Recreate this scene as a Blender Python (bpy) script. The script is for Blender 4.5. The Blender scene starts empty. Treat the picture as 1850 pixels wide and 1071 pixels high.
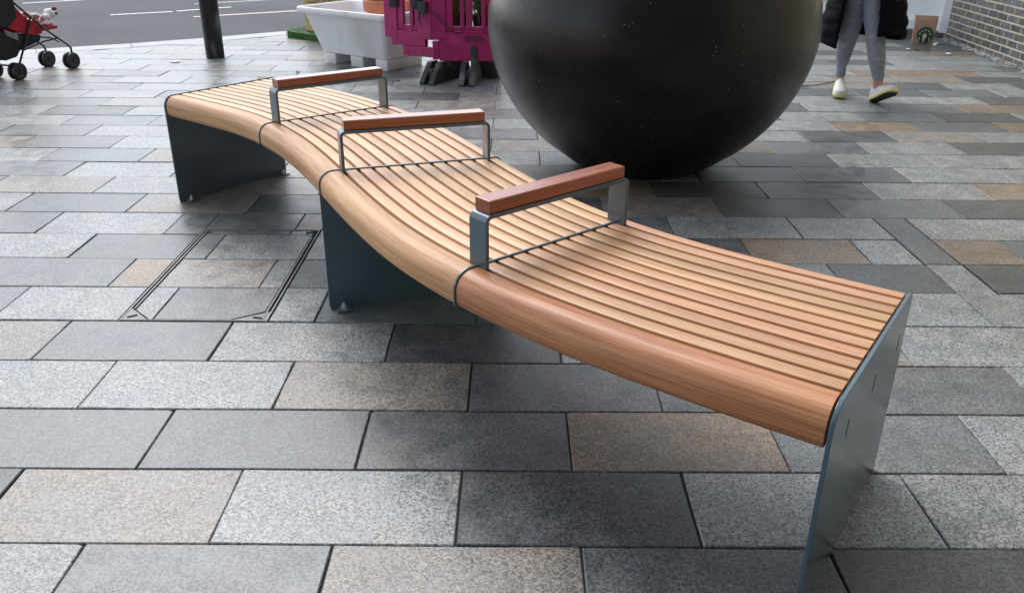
import bpy, bmesh, math, random
from mathutils import Vector, Matrix
R = math.radians
rnd = random.Random(7)
sc = bpy.context.scene
col = sc.collection
# ------------------------------------------------------------------ camera
CAM_H = 1.41339
F_PX, PW, PH = 1530.0, 1850.0, 1071.0
PITCH, ROLL, YAW = 0.4342877, 0.008836, 0.0029739
FWD = Vector((math.sin(YAW)*math.cos(PITCH), math.cos(YAW)*math.cos(PITCH), -math.sin(PITCH)))
_r = Vector((math.cos(YAW), -math.sin(YAW), 0)); _u = _r.cross(FWD)
RGT = math.cos(ROLL)*_r + math.sin(ROLL)*_u
UPV = -math.sin(ROLL)*_r + math.cos(ROLL)*_u
cd = bpy.data.cameras.new('camera'); cam = bpy.data.objects.new('camera', cd); col.objects.link(cam)
cd.sensor_fit = 'HORIZONTAL'; cd.sensor_width = 36; cd.lens = 36*F_PX/PW
cd.clip_start = 0.05; cd.clip_end = 500
cam.matrix_world = Matrix(((RGT.x, UPV.x, -FWD.x, 0), (RGT.y, UPV.y, -FWD.y, 0), (RGT.z, UPV.z, -FWD.z, CAM_H), (0, 0, 0, 1)))
sc.camera = cam
# ------------------------------------------------------------------ sky, sun, exposure
SUN_EL, SUN_AZ = 52.0, -28.0          # azimuth measured from +Y towards +X
w = bpy.data.worlds.new('World'); sc.world = w; w.use_nodes = True
nt = w.node_tree; nt.nodes.clear()
sky = nt.nodes.new('ShaderNodeTexSky'); sky.sky_type = 'NISHITA'; sky.sun_disc = False
sky.sun_elevation = R(SUN_EL); sky.sun_rotation = R(SUN_AZ); sky.dust_density = 0.8; sky.air_density = 1.0; sky.ozone_density = 1.0
hs = nt.nodes.new('ShaderNodeHueSaturation'); hs.inputs['Saturation'].default_value = 0.40
bg = nt.nodes.new('ShaderNodeBackground'); bg.inputs['Strength'].default_value = 0.15
wo = nt.nodes.new('ShaderNodeOutputWorld')
nt.links.new(sky.outputs[0], hs.inputs['Color']); nt.links.new(hs.outputs[0], bg.inputs['Color']); nt.links.new(bg.outputs[0], wo.inputs['Surface'])
ld = bpy.data.lights.new('sun', 'SUN'); ld.energy = 1.35; ld.angle = R(40); ld.color = (1.0, 0.985, 0.96)
sun = bpy.data.objects.new('sun', ld); col.objects.link(sun)
sd = Vector((math.sin(R(SUN_AZ))*math.cos(R(SUN_EL)), math.cos(R(SUN_AZ))*math.cos(R(SUN_EL)), math.sin(R(SUN_EL))))
sun.rotation_euler = sd.to_track_quat('Z', 'Y').to_euler()
sc.view_settings.view_transform = 'Standard'; sc.view_settings.look = 'None'
sc.view_settings.exposure = 0.90; sc.view_settings.gamma = 1.0; sc.view_settings.use_curve_mapping = False

# ------------------------------------------------------------------ helpers
def project(P):
    v = Vector(P) - Vector((0, 0, CAM_H)); z = v.dot(FWD)
    if z < 0.05: return None
    return (PW/2 + F_PX*v.dot(RGT)/z, PH/2 - F_PX*v.dot(UPV)/z)

def mesh(name, verts, faces, smooth=None, uv=None):
    me = bpy.data.meshes.new(name); me.from_pydata([tuple(v) for v in verts], [], faces)
    if uv:
        l = me.uv_layers.new(name='UVMap')
        for poly in me.polygons:
            for li in poly.loop_indices: l.data[li].uv = uv[me.loops[li].vertex_index]
    me.update()
    if smooth is not None:
        for p in me.polygons: p.use_smooth = True
        me.set_sharp_from_angle(angle=R(smooth))
    return me

def obj(name, me, mat=None, parent=None, label=None, cat=None, group=None, kind=None):
    o = bpy.data.objects.new(name, me); col.objects.link(o)
    if mat is not None and me is not None:
        if not me.materials: me.materials.append(mat)
        elif me.materials[0] is not mat:
            o.material_slots[0].link = 'OBJECT'; o.material_slots[0].material = mat
    if parent is not None: o.parent = parent
    if label: o['label'] = label
    if cat: o['category'] = cat
    if group: o['group'] = group
    if kind: o['kind'] = kind
    return o

def thing(name, label, cat, loc=(0, 0, 0), rz=0, group=None):
    o = obj(name, None, None, None, label, cat, group); o.location = loc; o.rotation_euler = (0, 0, rz)
    o.empty_display_size = 0.1
    return o

class MB:
    def __init__(s): s.v = []; s.f = []
    def add(s, verts, faces):
        n = len(s.v); s.v += [tuple(v) for v in verts]; s.f += [tuple(i+n for i in f) for f in faces]
    def box(s, x0, x1, y0, y1, z0, z1, M=None):
        vs = [Vector(q) for q in ((x0,y0,z0),(x1,y0,z0),(x1,y1,z0),(x0,y1,z0),(x0,y0,z1),(x1,y0,z1),(x1,y1,z1),(x0,y1,z1))]
        if M: vs = [M @ q for q in vs]
        s.add(vs, [(3,2,1,0),(4,5,6,7),(0,1,5,4),(1,2,6,5),(2,3,7,6),(3,0,4,7)])
    def rings(s, rings, closed=True, cap0=True, cap1=True):
        n = len(rings[0]); vs = [v for r in rings for v in r]; fs = []
        for i in range(len(rings)-1):
            for j in range(n if closed else n-1):
                k = (j+1) % n; fs.append((i*n+j, i*n+k, (i+1)*n+k, (i+1)*n+j))
        if cap0: fs.append(tuple(range(n))[::-1])
        if cap1: fs.append(tuple(range((len(rings)-1)*n, len(rings)*n)))
        s.add(vs, fs)
    def tube(s, pts, rad, n=8):
        pts = [Vector(p) for p in pts]; rs = rad if isinstance(rad, (list, tuple)) else [rad]*len(pts); rr = []
        for i, p in enumerate(pts):
            t = (pts[min(i+1, len(pts)-1)] - pts[max(i-1, 0)]).normalized()
            a = Vector((0, 0, 1)) if abs(t.z) < 0.9 else Vector((1, 0, 0))
            u = t.cross(a).normalized(); v = u.cross(t)
            rr.append([p + rs[i]*(math.cos(q)*u + math.sin(q)*v) for q in [2*math.pi*k/n for k in range(n)]])
        s.rings(rr)
    def lathe(s, prof, n=24, c=(0, 0, 0), cap0=True, cap1=True):
        s.rings([[(c[0]+r*math.cos(2*math.pi*k/n), c[1]+r*math.sin(2*math.pi*k/n), c[2]+z) for k in range(n)] for r, z in prof], True, cap0, cap1)
    def build(s, name, mat, parent=None, smooth=None, bevel=0, **k):
        o = obj(name, mesh(name, s.v, s.f, smooth), mat, parent, **k)
        if bevel:
            m = o.modifiers.new('bevel', 'BEVEL'); m.width = bevel; m.segments = 2; m.limit_method = 'ANGLE'; m.angle_limit = R(40); m.harden_normals = False
        return o

def extrude_poly(poly, t0, t1, to3):
    """poly: list of (a,b); to3(a,b,t) -> 3d"""
    n = len(poly); vs = [to3(a, b, t0) for a, b in poly] + [to3(a, b, t1) for a, b in poly]
    return vs, [tuple(range(n))[::-1], tuple(range(n, 2*n))] + [(i, (i+1) % n, n+(i+1) % n, n+i) for i in range(n)]

# ------------------------------------------------------------------ materials
def mat(name, color, rough=0.5, metal=0.0, spec=0.5, vary=0.0, scale=20.0, bump=0.0, bscale=None, coat=0.0, coords='Object', c2=None, stretch=(1,1,1), randval=0.0, detail=4.0, blotch=0.0, bl_scale=3.0, rvar=0.0, contrast=(0.35, 0.65), dirt=0.0, grain=0.0):
    m = bpy.data.materials.new(name); m.use_nodes = True; n = m.node_tree.nodes; L = m.node_tree.links
    b = n['Principled BSDF']; b.inputs['Roughness'].default_value = rough; b.inputs['Metallic'].default_value = metal
    b.inputs['Specular IOR Level'].default_value = spec; b.inputs['Coat Weight'].default_value = coat; b.inputs['Coat Roughness'].default_value = 0.08
    b.inputs['Base Color'].default_value = (*color, 1)
    if not (vary or bump or c2 or randval or blotch): return m
    if coords == 'World': src = n.new('ShaderNodeNewGeometry').outputs['Position']
    else: src = n.new('ShaderNodeTexCoord').outputs[coords]
    mp = n.new('ShaderNodeMapping'); mp.inputs['Scale'].default_value = stretch; L.new(src, mp.inputs['Vector'])
    vec = mp.outputs[0]
    oi = n.new('ShaderNodeObjectInfo')
    if coords != 'World':
        ad = n.new('ShaderNodeVectorMath'); ad.operation = 'ADD'; mu = n.new('ShaderNodeMath'); mu.operation = 'MULTIPLY'; mu.inputs[1].default_value = 37.0
        L.new(oi.outputs['Random'], mu.inputs[0]); L.new(vec, ad.inputs[0]); L.new(mu.outputs[0], ad.inputs[1]); vec = ad.outputs[0]
    nz = n.new('ShaderNodeTexNoise'); nz.inputs['Scale'].default_value = scale; nz.inputs['Detail'].default_value = detail; L.new(vec, nz.inputs['Vector'])
    spk = nz.outputs['Fac']
    if grain:
        vg = n.new('ShaderNodeTexVoronoi'); vg.inputs['Scale'].default_value = grain; L.new(vec, vg.inputs['Vector'])
        sp = n.new('ShaderNodeSeparateColor'); L.new(vg.outputs['Color'], sp.inputs[0])
        mg = n.new('ShaderNodeMix'); mg.data_type = 'FLOAT'; mg.inputs['Factor'].default_value = .55; L.new(nz.outputs['Fac'], mg.inputs['A']); L.new(sp.outputs[0], mg.inputs['B']); spk = mg.outputs['Result']
    mr = n.new('ShaderNodeMapRange'); mr.inputs['From Min'].default_value = contrast[0]; mr.inputs['From Max'].default_value = contrast[1]; L.new(spk, mr.inputs['Value'])
    mix = n.new('ShaderNodeMix'); mix.data_type = 'RGBA'; L.new(mr.outputs[0], mix.inputs['Factor'])
    if c2 is None:
        mix.inputs['A'].default_value = (*[c*(1-vary) for c in color], 1); mix.inputs['B'].default_value = (*[min(1, c*(1+vary)) for c in color], 1)
    else:
        mix.inputs['A'].default_value = (*color, 1); mix.inputs['B'].default_value = (*c2, 1)
    out = mix.outputs['Result']
    def mul(fac_socket):
        nonlocal out
        vm = n.new('ShaderNodeVectorMath'); vm.operation = 'SCALE'; L.new(out, vm.inputs[0]); L.new(fac_socket, vm.inputs['Scale']); out = vm.outputs[0]
    if blotch:
        n2 = n.new('ShaderNodeTexNoise'); n2.inputs['Scale'].default_value = bl_scale; n2.inputs['Detail'].default_value = 5; L.new(vec, n2.inputs['Vector'])
        m2 = n.new('ShaderNodeMapRange'); m2.inputs['From Min'].default_value = .3; m2.inputs['From Max'].default_value = .7; m2.inputs['To Min'].default_value = 1-blotch; m2.inputs['To Max'].default_value = 1+blotch
        L.new(n2.outputs['Fac'], m2.inputs['Value']); mul(m2.outputs[0])
        if rvar:
            m3 = n.new('ShaderNodeMapRange'); m3.inputs['From Min'].default_value = .3; m3.inputs['From Max'].default_value = .7; m3.inputs['To Min'].default_value = rough-rvar; m3.inputs['To Max'].default_value = rough+rvar
            L.new(n2.outputs['Fac'], m3.inputs['Value']); L.new(m3.outputs[0], b.inputs['Roughness'])
    if dirt:
        hn = n.new('ShaderNodeTexNoise'); hn.inputs['Scale'].default_value = 5.0; hn.inputs['Detail'].default_value = 3; L.new(vec, hn.inputs['Vector'])
        hm = n.new('ShaderNodeMapRange'); hm.inputs['From Min'].default_value = .35; hm.inputs['From Max'].default_value = .65; L.new(hn.outputs['Fac'], hm.inputs['Value'])
        hx = n.new('ShaderNodeMix'); hx.data_type = 'RGBA'; hx.inputs['A'].default_value = (.965, 1.0, 1.03, 1); hx.inputs['B'].default_value = (1.045, 1.0, .955, 1); L.new(hm.outputs[0], hx.inputs['Factor'])
        hv = n.new('ShaderNodeVectorMath'); hv.operation = 'MULTIPLY'; L.new(out, hv.inputs[0]); L.new(hx.outputs['Result'], hv.inputs[1]); out = hv.outputs[0]
        wp = n.new('ShaderNodeNewGeometry').outputs['Position']
        d1 = n.new('ShaderNodeTexNoise'); d1.inputs['Scale'].default_value = 1.1; d1.inputs['Detail'].default_value = 7; d1.inputs['Roughness'].default_value = .65; L.new(wp, d1.inputs['Vector'])
        q1 = n.new('ShaderNodeMapRange'); q1.inputs['From Min'].default_value = .32; q1.inputs['From Max'].default_value = .68; q1.inputs['To Min'].default_value = 1-dirt; q1.inputs['To Max'].default_value = 1+dirt*.7; L.new(d1.outputs['Fac'], q1.inputs['Value']); mul(q1.outputs[0])
        vo = n.new('ShaderNodeTexVoronoi'); vo.inputs['Scale'].default_value = 2.6; vo.voronoi_dimensions = '2D'; L.new(wp, vo.inputs['Vector'])
        wn = n.new('ShaderNodeTexWhiteNoise'); wn.noise_dimensions = '3D'; L.new(vo.outputs['Position'], wn.inputs['Vector'])
        rad = n.new('ShaderNodeMapRange'); rad.inputs['From Min'].default_value = .55; rad.inputs['To Min'].default_value = 0; rad.inputs['To Max'].default_value = .040; L.new(wn.outputs['Value'], rad.inputs['Value'])
        lt = n.new('ShaderNodeMath'); lt.operation = 'LESS_THAN'; L.new(vo.outputs['Distance'], lt.inputs[0]); L.new(rad.outputs[0], lt.inputs[1])
        q2 = n.new('ShaderNodeMapRange'); q2.inputs['To Min'].default_value = 1; q2.inputs['To Max'].default_value = .72; L.new(lt.outputs[0], q2.inputs['Value']); mul(q2.outputs[0])
    if randval:
        m4 = n.new('ShaderNodeMapRange'); m4.inputs['To Min'].default_value = 1-randval; m4.inputs['To Max'].default_value = 1+randval; L.new(oi.outputs['Random'], m4.inputs['Value']); mul(m4.outputs[0])
    L.new(out, b.inputs['Base Color'])
    if bump:
        bp = n.new('ShaderNodeBump'); bp.inputs['Strength'].default_value = 1.0; bp.inputs['Distance'].default_value = bump
        hsrc = nz.outputs['Fac']
        if bscale:
            n5 = n.new('ShaderNodeTexNoise'); n5.inputs['Scale'].default_value = bscale; n5.inputs['Detail'].default_value = 3; L.new(vec, n5.inputs['Vector']); hsrc = n5.outputs['Fac']
        L.new(hsrc, bp.inputs['Height']); L.new(bp.outputs[0], b.inputs['Normal'])
    return m

def stone_mat(name, c, vary, rough):
    return mat(name, c, rough=rough, spec=0.6, vary=vary*1.45, scale=110, detail=5.0, grain=215, coords='World', blotch=0.20, bl_scale=10.0, randval=0.07, bump=0.0005, bscale=170, rvar=0.08, contrast=(0.25, 0.75), dirt=0.20)
STONE = {
 'L': stone_mat('granite_light', (0.222, 0.233, 0.236), 0.44, 0.38),
 'M': stone_mat('granite_mid', (0.130, 0.139, 0.145), 0.36, 0.38),
 'B': stone_mat('granite_bluegreen', (0.130, 0.148, 0.151), 0.28, 0.37),
 'D': stone_mat('granite_dark', (0.082, 0.088, 0.093), 0.36, 0.40),
 'P': stone_mat('granite_beige', (0.215, 0.196, 0.178), 0.40, 0.40),
 'T': stone_mat('granite_tan', (0.205, 0.158, 0.117), 0.36, 0.40),
 'N': stone_mat('granite_mid_dark', (0.105, 0.112, 0.118), 0.34, 0.38),
}
M_bed = mat('jointing_sand', (0.045, 0.045, 0.044), rough=0.9, vary=0.4, scale=120, coords='World', bump=0.002)
M_asph = mat('asphalt', (0.088, 0.091, 0.097), rough=0.85, spec=.3, vary=0.45, scale=70, detail=5, coords='World', blotch=0.14, bl_scale=0.6, bump=0.004, bscale=90)
M_white_paint = mat('road_paint_white', (0.60, 0.60, 0.585), rough=0.6, vary=0.35, scale=22, coords='World')
M_yellow_paint = mat('road_paint_worn_yellow', (0.55, 0.46, 0.34), rough=0.65, vary=0.2, scale=30, coords='World')
def wood_mat(name, dark, light, rough, randv, grey=0.0, gc=(.30, .70)):
    m = bpy.data.materials.new(name); m.use_nodes = True; n = m.node_tree.nodes; L = m.node_tree.links; b = n['Principled BSDF']
    tc = n.new('ShaderNodeTexCoord'); oi = n.new('ShaderNodeObjectInfo')
    mu = n.new('ShaderNodeMath'); mu.operation = 'MULTIPLY'; mu.inputs[1].default_value = 53.0; L.new(oi.outputs['Random'], mu.inputs[0])
    ad = n.new('ShaderNodeVectorMath'); ad.operation = 'ADD'; L.new(tc.outputs['UV'], ad.inputs[0]); L.new(mu.outputs[0], ad.inputs[1])
    def noise(sx, sy, sc_, det=4, dist=0.0):
        mp = n.new('ShaderNodeMapping'); mp.inputs['Scale'].default_value = (sx, sy, 1); L.new(ad.outputs[0], mp.inputs['Vector'])
        z = n.new('ShaderNodeTexNoise'); z.inputs['Scale'].default_value = sc_; z.inputs['Detail'].default_value = det; z.inputs['Distortion'].default_value = dist; L.new(mp.outputs[0], z.inputs['Vector']); return z.outputs['Fac']
    fine = noise(5, 170, 1.0, 5, 0.3); med = noise(1.8, 34, 1.0, 4, 0.6); big = noise(1.1, 6, 1.0, 4)
    pore = noise(22, 420, 1.0, 2)
    def mth(op, a, c):
        x = n.new('ShaderNodeMath'); x.operation = op
        for i, q in enumerate((a, c)):
            if isinstance(q, (int, float)): x.inputs[i].default_value = q
            else: L.new(q, x.inputs[i])
        return x.outputs[0]
    s1 = mth('ADD', mth('MULTIPLY', fine, 0.42), mth('MULTIPLY', med, 0.30)); s1 = mth('ADD', s1, mth('MULTIPLY', big, 0.30))
    mr = n.new('ShaderNodeMapRange'); mr.inputs['From Min'].default_value = gc[0]; mr.inputs['From Max'].default_value = gc[1]; L.new(s1, mr.inputs['Value'])
    mx = n.new('ShaderNodeMix'); mx.data_type = 'RGBA'; mx.inputs['A'].default_value = (*dark, 1); mx.inputs['B'].default_value = (*light, 1); L.new(mr.outputs[0], mx.inputs['Factor'])
    m4 = n.new('ShaderNodeMapRange'); m4.inputs['To Min'].default_value = 1-randv; m4.inputs['To Max'].default_value = 1+randv; L.new(oi.outputs['Random'], m4.inputs['Value'])
    p2 = n.new('ShaderNodeMapRange'); p2.inputs['From Min'].default_value = 0.3; p2.inputs['From Max'].default_value = 0.45; p2.inputs['To Min'].default_value = 0.88; p2.inputs['To Max'].default_value = 1.0; L.new(pore, p2.inputs['Value'])
    vm = n.new('ShaderNodeVectorMath'); vm.operation = 'SCALE'; L.new(mx.outputs['Result'], vm.inputs[0]); L.new(mth('MULTIPLY', m4.outputs[0], p2.outputs[0]), vm.inputs['Scale'])
    # hue shift per board
    hu = n.new('ShaderNodeHueSaturation'); h4 = n.new('ShaderNodeMapRange'); h4.inputs['To Min'].default_value = 0.492; h4.inputs['To Max'].default_value = 0.504
    fr = mth('FRACT', mth('MULTIPLY', oi.outputs['Random'], 7.31), 0.0); L.new(fr, h4.inputs['Value']); L.new(h4.outputs[0], hu.inputs['Hue']); L.new(vm.outputs[0], hu.inputs['Color'])
    L.new(hu.outputs[0], b.inputs['Base Color'])
    b.inputs['Roughness'].default_value = rough; b.inputs['Coat Weight'].default_value = grey; b.inputs['Coat Roughness'].default_value = 0.12
    bp = n.new('ShaderNodeBump'); bp.inputs['Distance'].default_value = 0.0006; L.new(s1, bp.inputs['Height']); L.new(bp.outputs[0], b.inputs['Normal'])
    return m
M_wood = wood_mat('oiled_hardwood', (0.46, 0.235, 0.107), (0.78, 0.515, 0.295), 0.40, 0.16, 0, (.33, .67))
M_wood_f = wood_mat('oiled_hardwood_front_shaded', (0.35, 0.148, 0.057), (0.67, 0.385, 0.18), 0.42, 0.06, 0, (.37, .65))  # darker copy of the hardwood; front-side shade put into the colour
M_wood_fr = wood_mat('oiled_hardwood_front_shaded_redder', (0.30, 0.108, 0.035), (0.63, 0.33, 0.142), 0.42, 0.04, 0, (.37, .65))  # front-side shade in the colour, plus the redder near-section stain
M_wood_r = wood_mat('oiled_hardwood_redder', (0.39, 0.172, 0.070), (0.74, 0.445, 0.235), 0.40, 0.18, 0, (.33, .67))
M_wood_red = wood_mat('red_hardwood', (0.17, 0.034, 0.010), (0.47, 0.155, 0.056), 0.24, 0.05, 0.45)
M_steel = mat('blue_grey_powder_coat', (0.085, 0.132, 0.160), rough=0.19, spec=0.6, vary=0.05, scale=6, blotch=0.05, bl_scale=2, rvar=0.04)
M_zinc = mat('zinc_bolt', (0.7, 0.7, 0.66), rough=0.35, metal=0.5)
M_black = mat('black_plastic', (0.016, 0.016, 0.018), rough=0.45, vary=0.2, scale=30)
M_rubber = mat('weathered_black_rubber', (0.03, 0.03, 0.031), rough=0.6, c2=(0.16, 0.155, 0.15), scale=7, detail=6, contrast=(0.5, 0.75))
M_frame_steel = mat('dull_galvanised_steel', (0.19, 0.195, 0.195), rough=0.5, metal=0.2, vary=0.2, scale=25, coords='World')
# ------------------------------------------------------------------ road and pavement
ROAD_Z = -0.10
m = MB(); m.add([(-70, -20, ROAD_Z), (70, -20, ROAD_Z), (70, 120, ROAD_Z), (-70, 120, ROAD_Z)], [(0, 1, 2, 3)])
m.build('road', M_asph, kind='structure')
KERB = [(-12.0, 4.9), (-8.0, 7.25), (-5.23, 8.90), (-4.07, 9.54), (-3.01, 10.29), (-2.61, 10.66), (-1.6, 11.7), (0.2, 13.8), (2.6, 17.0), (5.2, 20.6)]
def kerb_y(x):
    for (x0, y0), (x1, y1) in zip(KERB, KERB[1:]):
        if x <= x1 or (x1, y1) == KERB[-1]: return y0 + (y1-y0)*(x-x0)/(x1-x0)
# bed under the stones, reaching the kerb
bedp = [(-12, -4), (5.6, -4), (5.6, 20.4)] + [(x+0.08, y-0.12) for x, y in KERB[::-1]]
vs, fs = extrude_poly(bedp, -0.09, -0.008, lambda a, b, t: (a, b, t))
pavement = obj('pavement', mesh('pavement', vs, fs), M_bed, kind='structure')
Y0, RW, SL = 1.60985, 0.3, 0.6
COVER = (-1.453, -0.897, 2.8098, 3.778)
OV = [(-1.12,1.53,'L'),(-0.73,1.52,'M'),(-0.13,1.53,'P'),(0.43,1.53,'N'),(1.02,1.54,'D'),(-1.34,1.82,'D'),(-1.03,1.76,'P'),(-0.43,1.76,'L'),(0.17,1.75,'D'),(0.65,1.75,'L'),(1.22,1.74,'L'),(-1.28,2.05,'B'),(-0.75,2.06,'N'),(-0.13,2.04,'N'),(0.48,2.05,'T'),(1.24,2.06,'M'),(1.47,2.06,'L'),(-1.54,2.36,'L'),(-1.06,2.37,'L'),(-0.43,2.36,'P'),(0.16,2.35,'N'),(0.50,2.26,'M'),(1.36,2.35,'M'),(1.64,2.41,'P'),(-1.74,2.65,'P'),(-1.35,2.65,'B'),(-0.75,2.66,'L'),(-0.14,2.65,'D'),(1.34,2.55,'P'),(1.57,2.66,'L'),(-1.96,3.01,'M'),(-1.71,2.95,'L'),(-0.84,2.96,'L'),(1.57,2.93,'L'),(1.70,2.93,'M'),(1.95,2.96,'L'),(-1.94,3.23,'M'),(-1.59,3.24,'T'),(-0.83,3.23,'M'),(1.26,3.36,'B'),(1.57,3.24,'D'),(2.09,3.25,'D'),(-2.14,3.54,'L'),(-1.62,3.53,'M'),(-0.91,3.57,'M'),(1.19,3.55,'T'),(1.42,3.55,'T'),(1.67,3.56,'L'),(2.05,3.56,'T'),(2.30,3.60,'B'),(-2.37,3.83,'M'),(-1.95,3.84,'L'),(-1.31,3.85,'M'),(-0.97,3.88,'T'),(0.72,3.87,'M'),(1.04,3.87,'L'),(1.55,3.86,'L'),(2.24,3.85,'L'),(-2.61,4.15,'L'),(-2.25,4.14,'B'),(-1.76,4.13,'P'),(-1.25,4.13,'D'),(0.94,4.15,'P'),(1.37,4.16,'D'),(1.82,4.15,'M'),(2.12,4.18,'T'),(2.54,4.22,'D'),(-2.54,4.44,'P'),(-2.07,4.47,'L'),(0.78,4.43,'D'),(1.23,4.44,'M'),(1.67,4.48,'N'),(2.20,4.51,'L'),(2.76,4.58,'T'),(-2.76,4.75,'B'),(-2.32,4.76,'L'),(1.71,4.80,'N'),(2.10,4.81,'T'),(2.67,4.85,'L'),(-3.02,5.07,'L'),(-2.66,5.08,'B'),(-2.22,5.09,'P'),(1.64,5.13,'D'),(2.26,5.13,'L'),(2.99,5.22,'D'),(-3.21,5.35,'T'),(-2.83,5.38,'M'),(-2.43,5.43,'L'),(1.79,5.40,'M'),(2.09,5.43,'M'),(2.54,5.48,'L'),(3.15,5.54,'P'),(-3.21,5.69,'M'),(-2.59,5.66,'L'),(1.83,5.67,'L'),(2.26,5.72,'D'),(2.81,5.77,'L'),(3.38,5.83,'M'),(-3.39,5.98,'L'),(-2.88,5.98,'B'),(2.06,6.05,'L'),(2.55,6.10,'T'),(3.23,6.18,'D'),(3.68,6.26,'L'),(-3.67,6.29,'L'),(-3.22,6.29,'D'),(-2.77,6.30,'L'),(2.19,6.35,'L'),(2.95,6.48,'M'),(3.57,6.54,'T'),(-3.93,6.61,'M'),(-3.56,6.56,'M'),(-3.02,6.60,'P'),(2.15,6.64,'D'),(2.52,6.70,'L'),(3.43,6.79,'L'),(3.92,6.87,'D'),(-3.86,6.89,'L'),(-3.33,6.91,'L'),(-2.94,6.93,'M'),(2.40,7.03,'D'),(2.77,7.05,'P'),(3.51,7.17,'M'),(4.11,7.24,'L'),(-4.04,7.16,'P'),(-3.53,7.25,'M'),(-3.02,7.27,'L'),(2.65,7.37,'P'),(3.48,7.52,'D'),(3.97,7.55,'L'),(4.52,7.64,'D'),(-3.85,7.54,'M'),(-3.27,7.54,'L'),(-2.77,7.51,'L'),(2.87,7.73,'L'),(3.82,7.85,'P'),(4.35,7.90,'M'),(-0.65,7.00,'D'),(-0.72,6.80,'B'),(-0.24,6.82,'P'),(-0.44,6.47,'P'),(0.03,6.48,'L'),(-0.01,6.20,'M'),(0.07,5.93,'L'),(-0.09,5.61,'M'),(0.03,5.29,'P'),(0.02,5.01,'L'),(0.25,4.72,'D')]  # slab tones; a few by bench, pot and barrier carry shade in their class
def wob(poly, nseg, amp, rr):
    out = []
    n = len(poly)
    for i in range(n):
        a = poly[i]; b = poly[(i+1) % n]; l = math.hypot(b[0]-a[0], b[1]-a[1])
        k = max(1, round(nseg*l/0.3))
        nx, ny = -(b[1]-a[1])/max(l, 1e-6), (b[0]-a[0])/max(l, 1e-6)
        for j in range(k):
            t = j/k; d = rr.uniform(-amp, amp)
            out.append((a[0]+(b[0]-a[0])*t + nx*d, a[1]+(b[1]-a[1])*t + ny*d))
    return out
def stone_geo(poly, rr, ztop=0.0, seg=1.6, amp=0.0016, ch=0.003):
    if rr.random() < .38 and len(poly) == 4 and seg > 1:          # a chipped corner
        k = rr.randrange(4); p0, p1, p2 = Vector(poly[k-1]), Vector(poly[k]), Vector(poly[(k+1) % 4]); a_, b_ = rr.uniform(.004, .016), rr.uniform(.004, .016)
        if (p0-p1).length > .05 and (p2-p1).length > .05: poly = poly[:k] + [tuple(p1+(p0-p1).normalized()*a_), tuple(p1+(p2-p1).normalized()*b_)] + poly[k+1:]
    q = wob(poly, seg, amp, rr); n = len(q)
    cx = sum(a for a, b in q)/n; cy = sum(b for a, b in q)/n
    hx = max(abs(a-cx) for a, b in q) or 1; hy = max(abs(b-cy) for a, b in q) or 1
    ins = [(cx+(a-cx)*(1-min(.4, ch/hx)), cy+(b-cy)*(1-min(.4, ch/hy))) for a, b in q]
    vs = [(a, b, ztop) for a, b in ins] + [(a, b, ztop-0.003) for a, b in q] + [(a, b, ztop-0.03) for a, b in q]
    fs = [tuple(range(n))] + [(n+i, n+(i+1) % n, (i+1) % n, i) for i in range(n)] + [(2*n+i, 2*n+(i+1) % n, n+(i+1) % n, n+i) for i in range(n)]
    return vs, fs
def clip(poly, a, b):       # keep the side to the right of a->b
    out = []
    f = lambda p: (b[0]-a[0])*(p[1]-a[1]) - (b[1]-a[1])*(p[0]-a[0])
    for i in range(len(poly)):
        p, q = poly[i], poly[(i+1) % len(poly)]; fp, fq = f(p), f(q)
        if fp <= 0: out.append(p)
        if fp*fq < 0:
            t = fp/(fp-fq); out.append((p[0]+(q[0]-p[0])*t, p[1]+(q[1]-p[1])*t))
    return out
WALL_X = lambda y: 4.907 + (y-8.268)*(5.083-4.907)/(10.311-8.268)
rects = []       # (row, x0, x1, y0, y1)
for i in range(-18, 50):
    y0 = Y0 + RW*i; y1 = y0+RW; ph = 0.79 if i % 2 == 0 else 0.295
    js = [SL*(k+ph) for k in range(-21, 9)]
    if i == 4: js = [j for j in js if not 0.9 < j < 1.9] + [1.39, 1.81, 1.97]
    if i in (5, 6, 7): js = [j for j in js if not (1.45 < j < 1.95)] + ([1.585] if i == 6 else []) + [1.81, 1.97]
    js = sorted(set(round(j, 4) for j in js))
    for a, b in zip(js, js[1:]):
        if b-a < 0.02: continue
        if y0 > kerb_y(a)+0.2 and y0 > kerb_y(b)+0.2: continue
        if i in (4, 5, 6, 7) and abs(a-1.81) < 1e-3:
            if i in (4, 6): rects.append((i, a, b, y0, y1+RW))
            continue
        rects.append((i, a, b, y0, y1))
pieces = []
for i, a, b, y0, y1 in rects:
    c = COVER
    if b <= c[0] or a >= c[1] or y1 <= c[2]+.01 or y0 >= c[3]-.01: pieces.append((i, a, b, y0, y1, False)); continue
    if a < c[0]-.02: pieces.append((i, a, c[0], y0, y1, True))
    if b > c[1]+.02: pieces.append((i, c[1], b, y0, y1, True))
    if y1 > c[3]+.02: pieces.append((i, max(a, c[0]), min(b, c[1]), c[3], y1, True))
def pick(i, x, y):
    if x > 1.2: return rnd.choices('LMBDPT', (44, 12, 6, 16, 13, 9))[0]
    if y > 7: return rnd.choices('LMBDPT', (50, 20, 8, 2, 17, 3))[0]
    return rnd.choices('LMBDPT', (38, 25, 12, 11, 10, 4))[0]
stones = []
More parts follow.
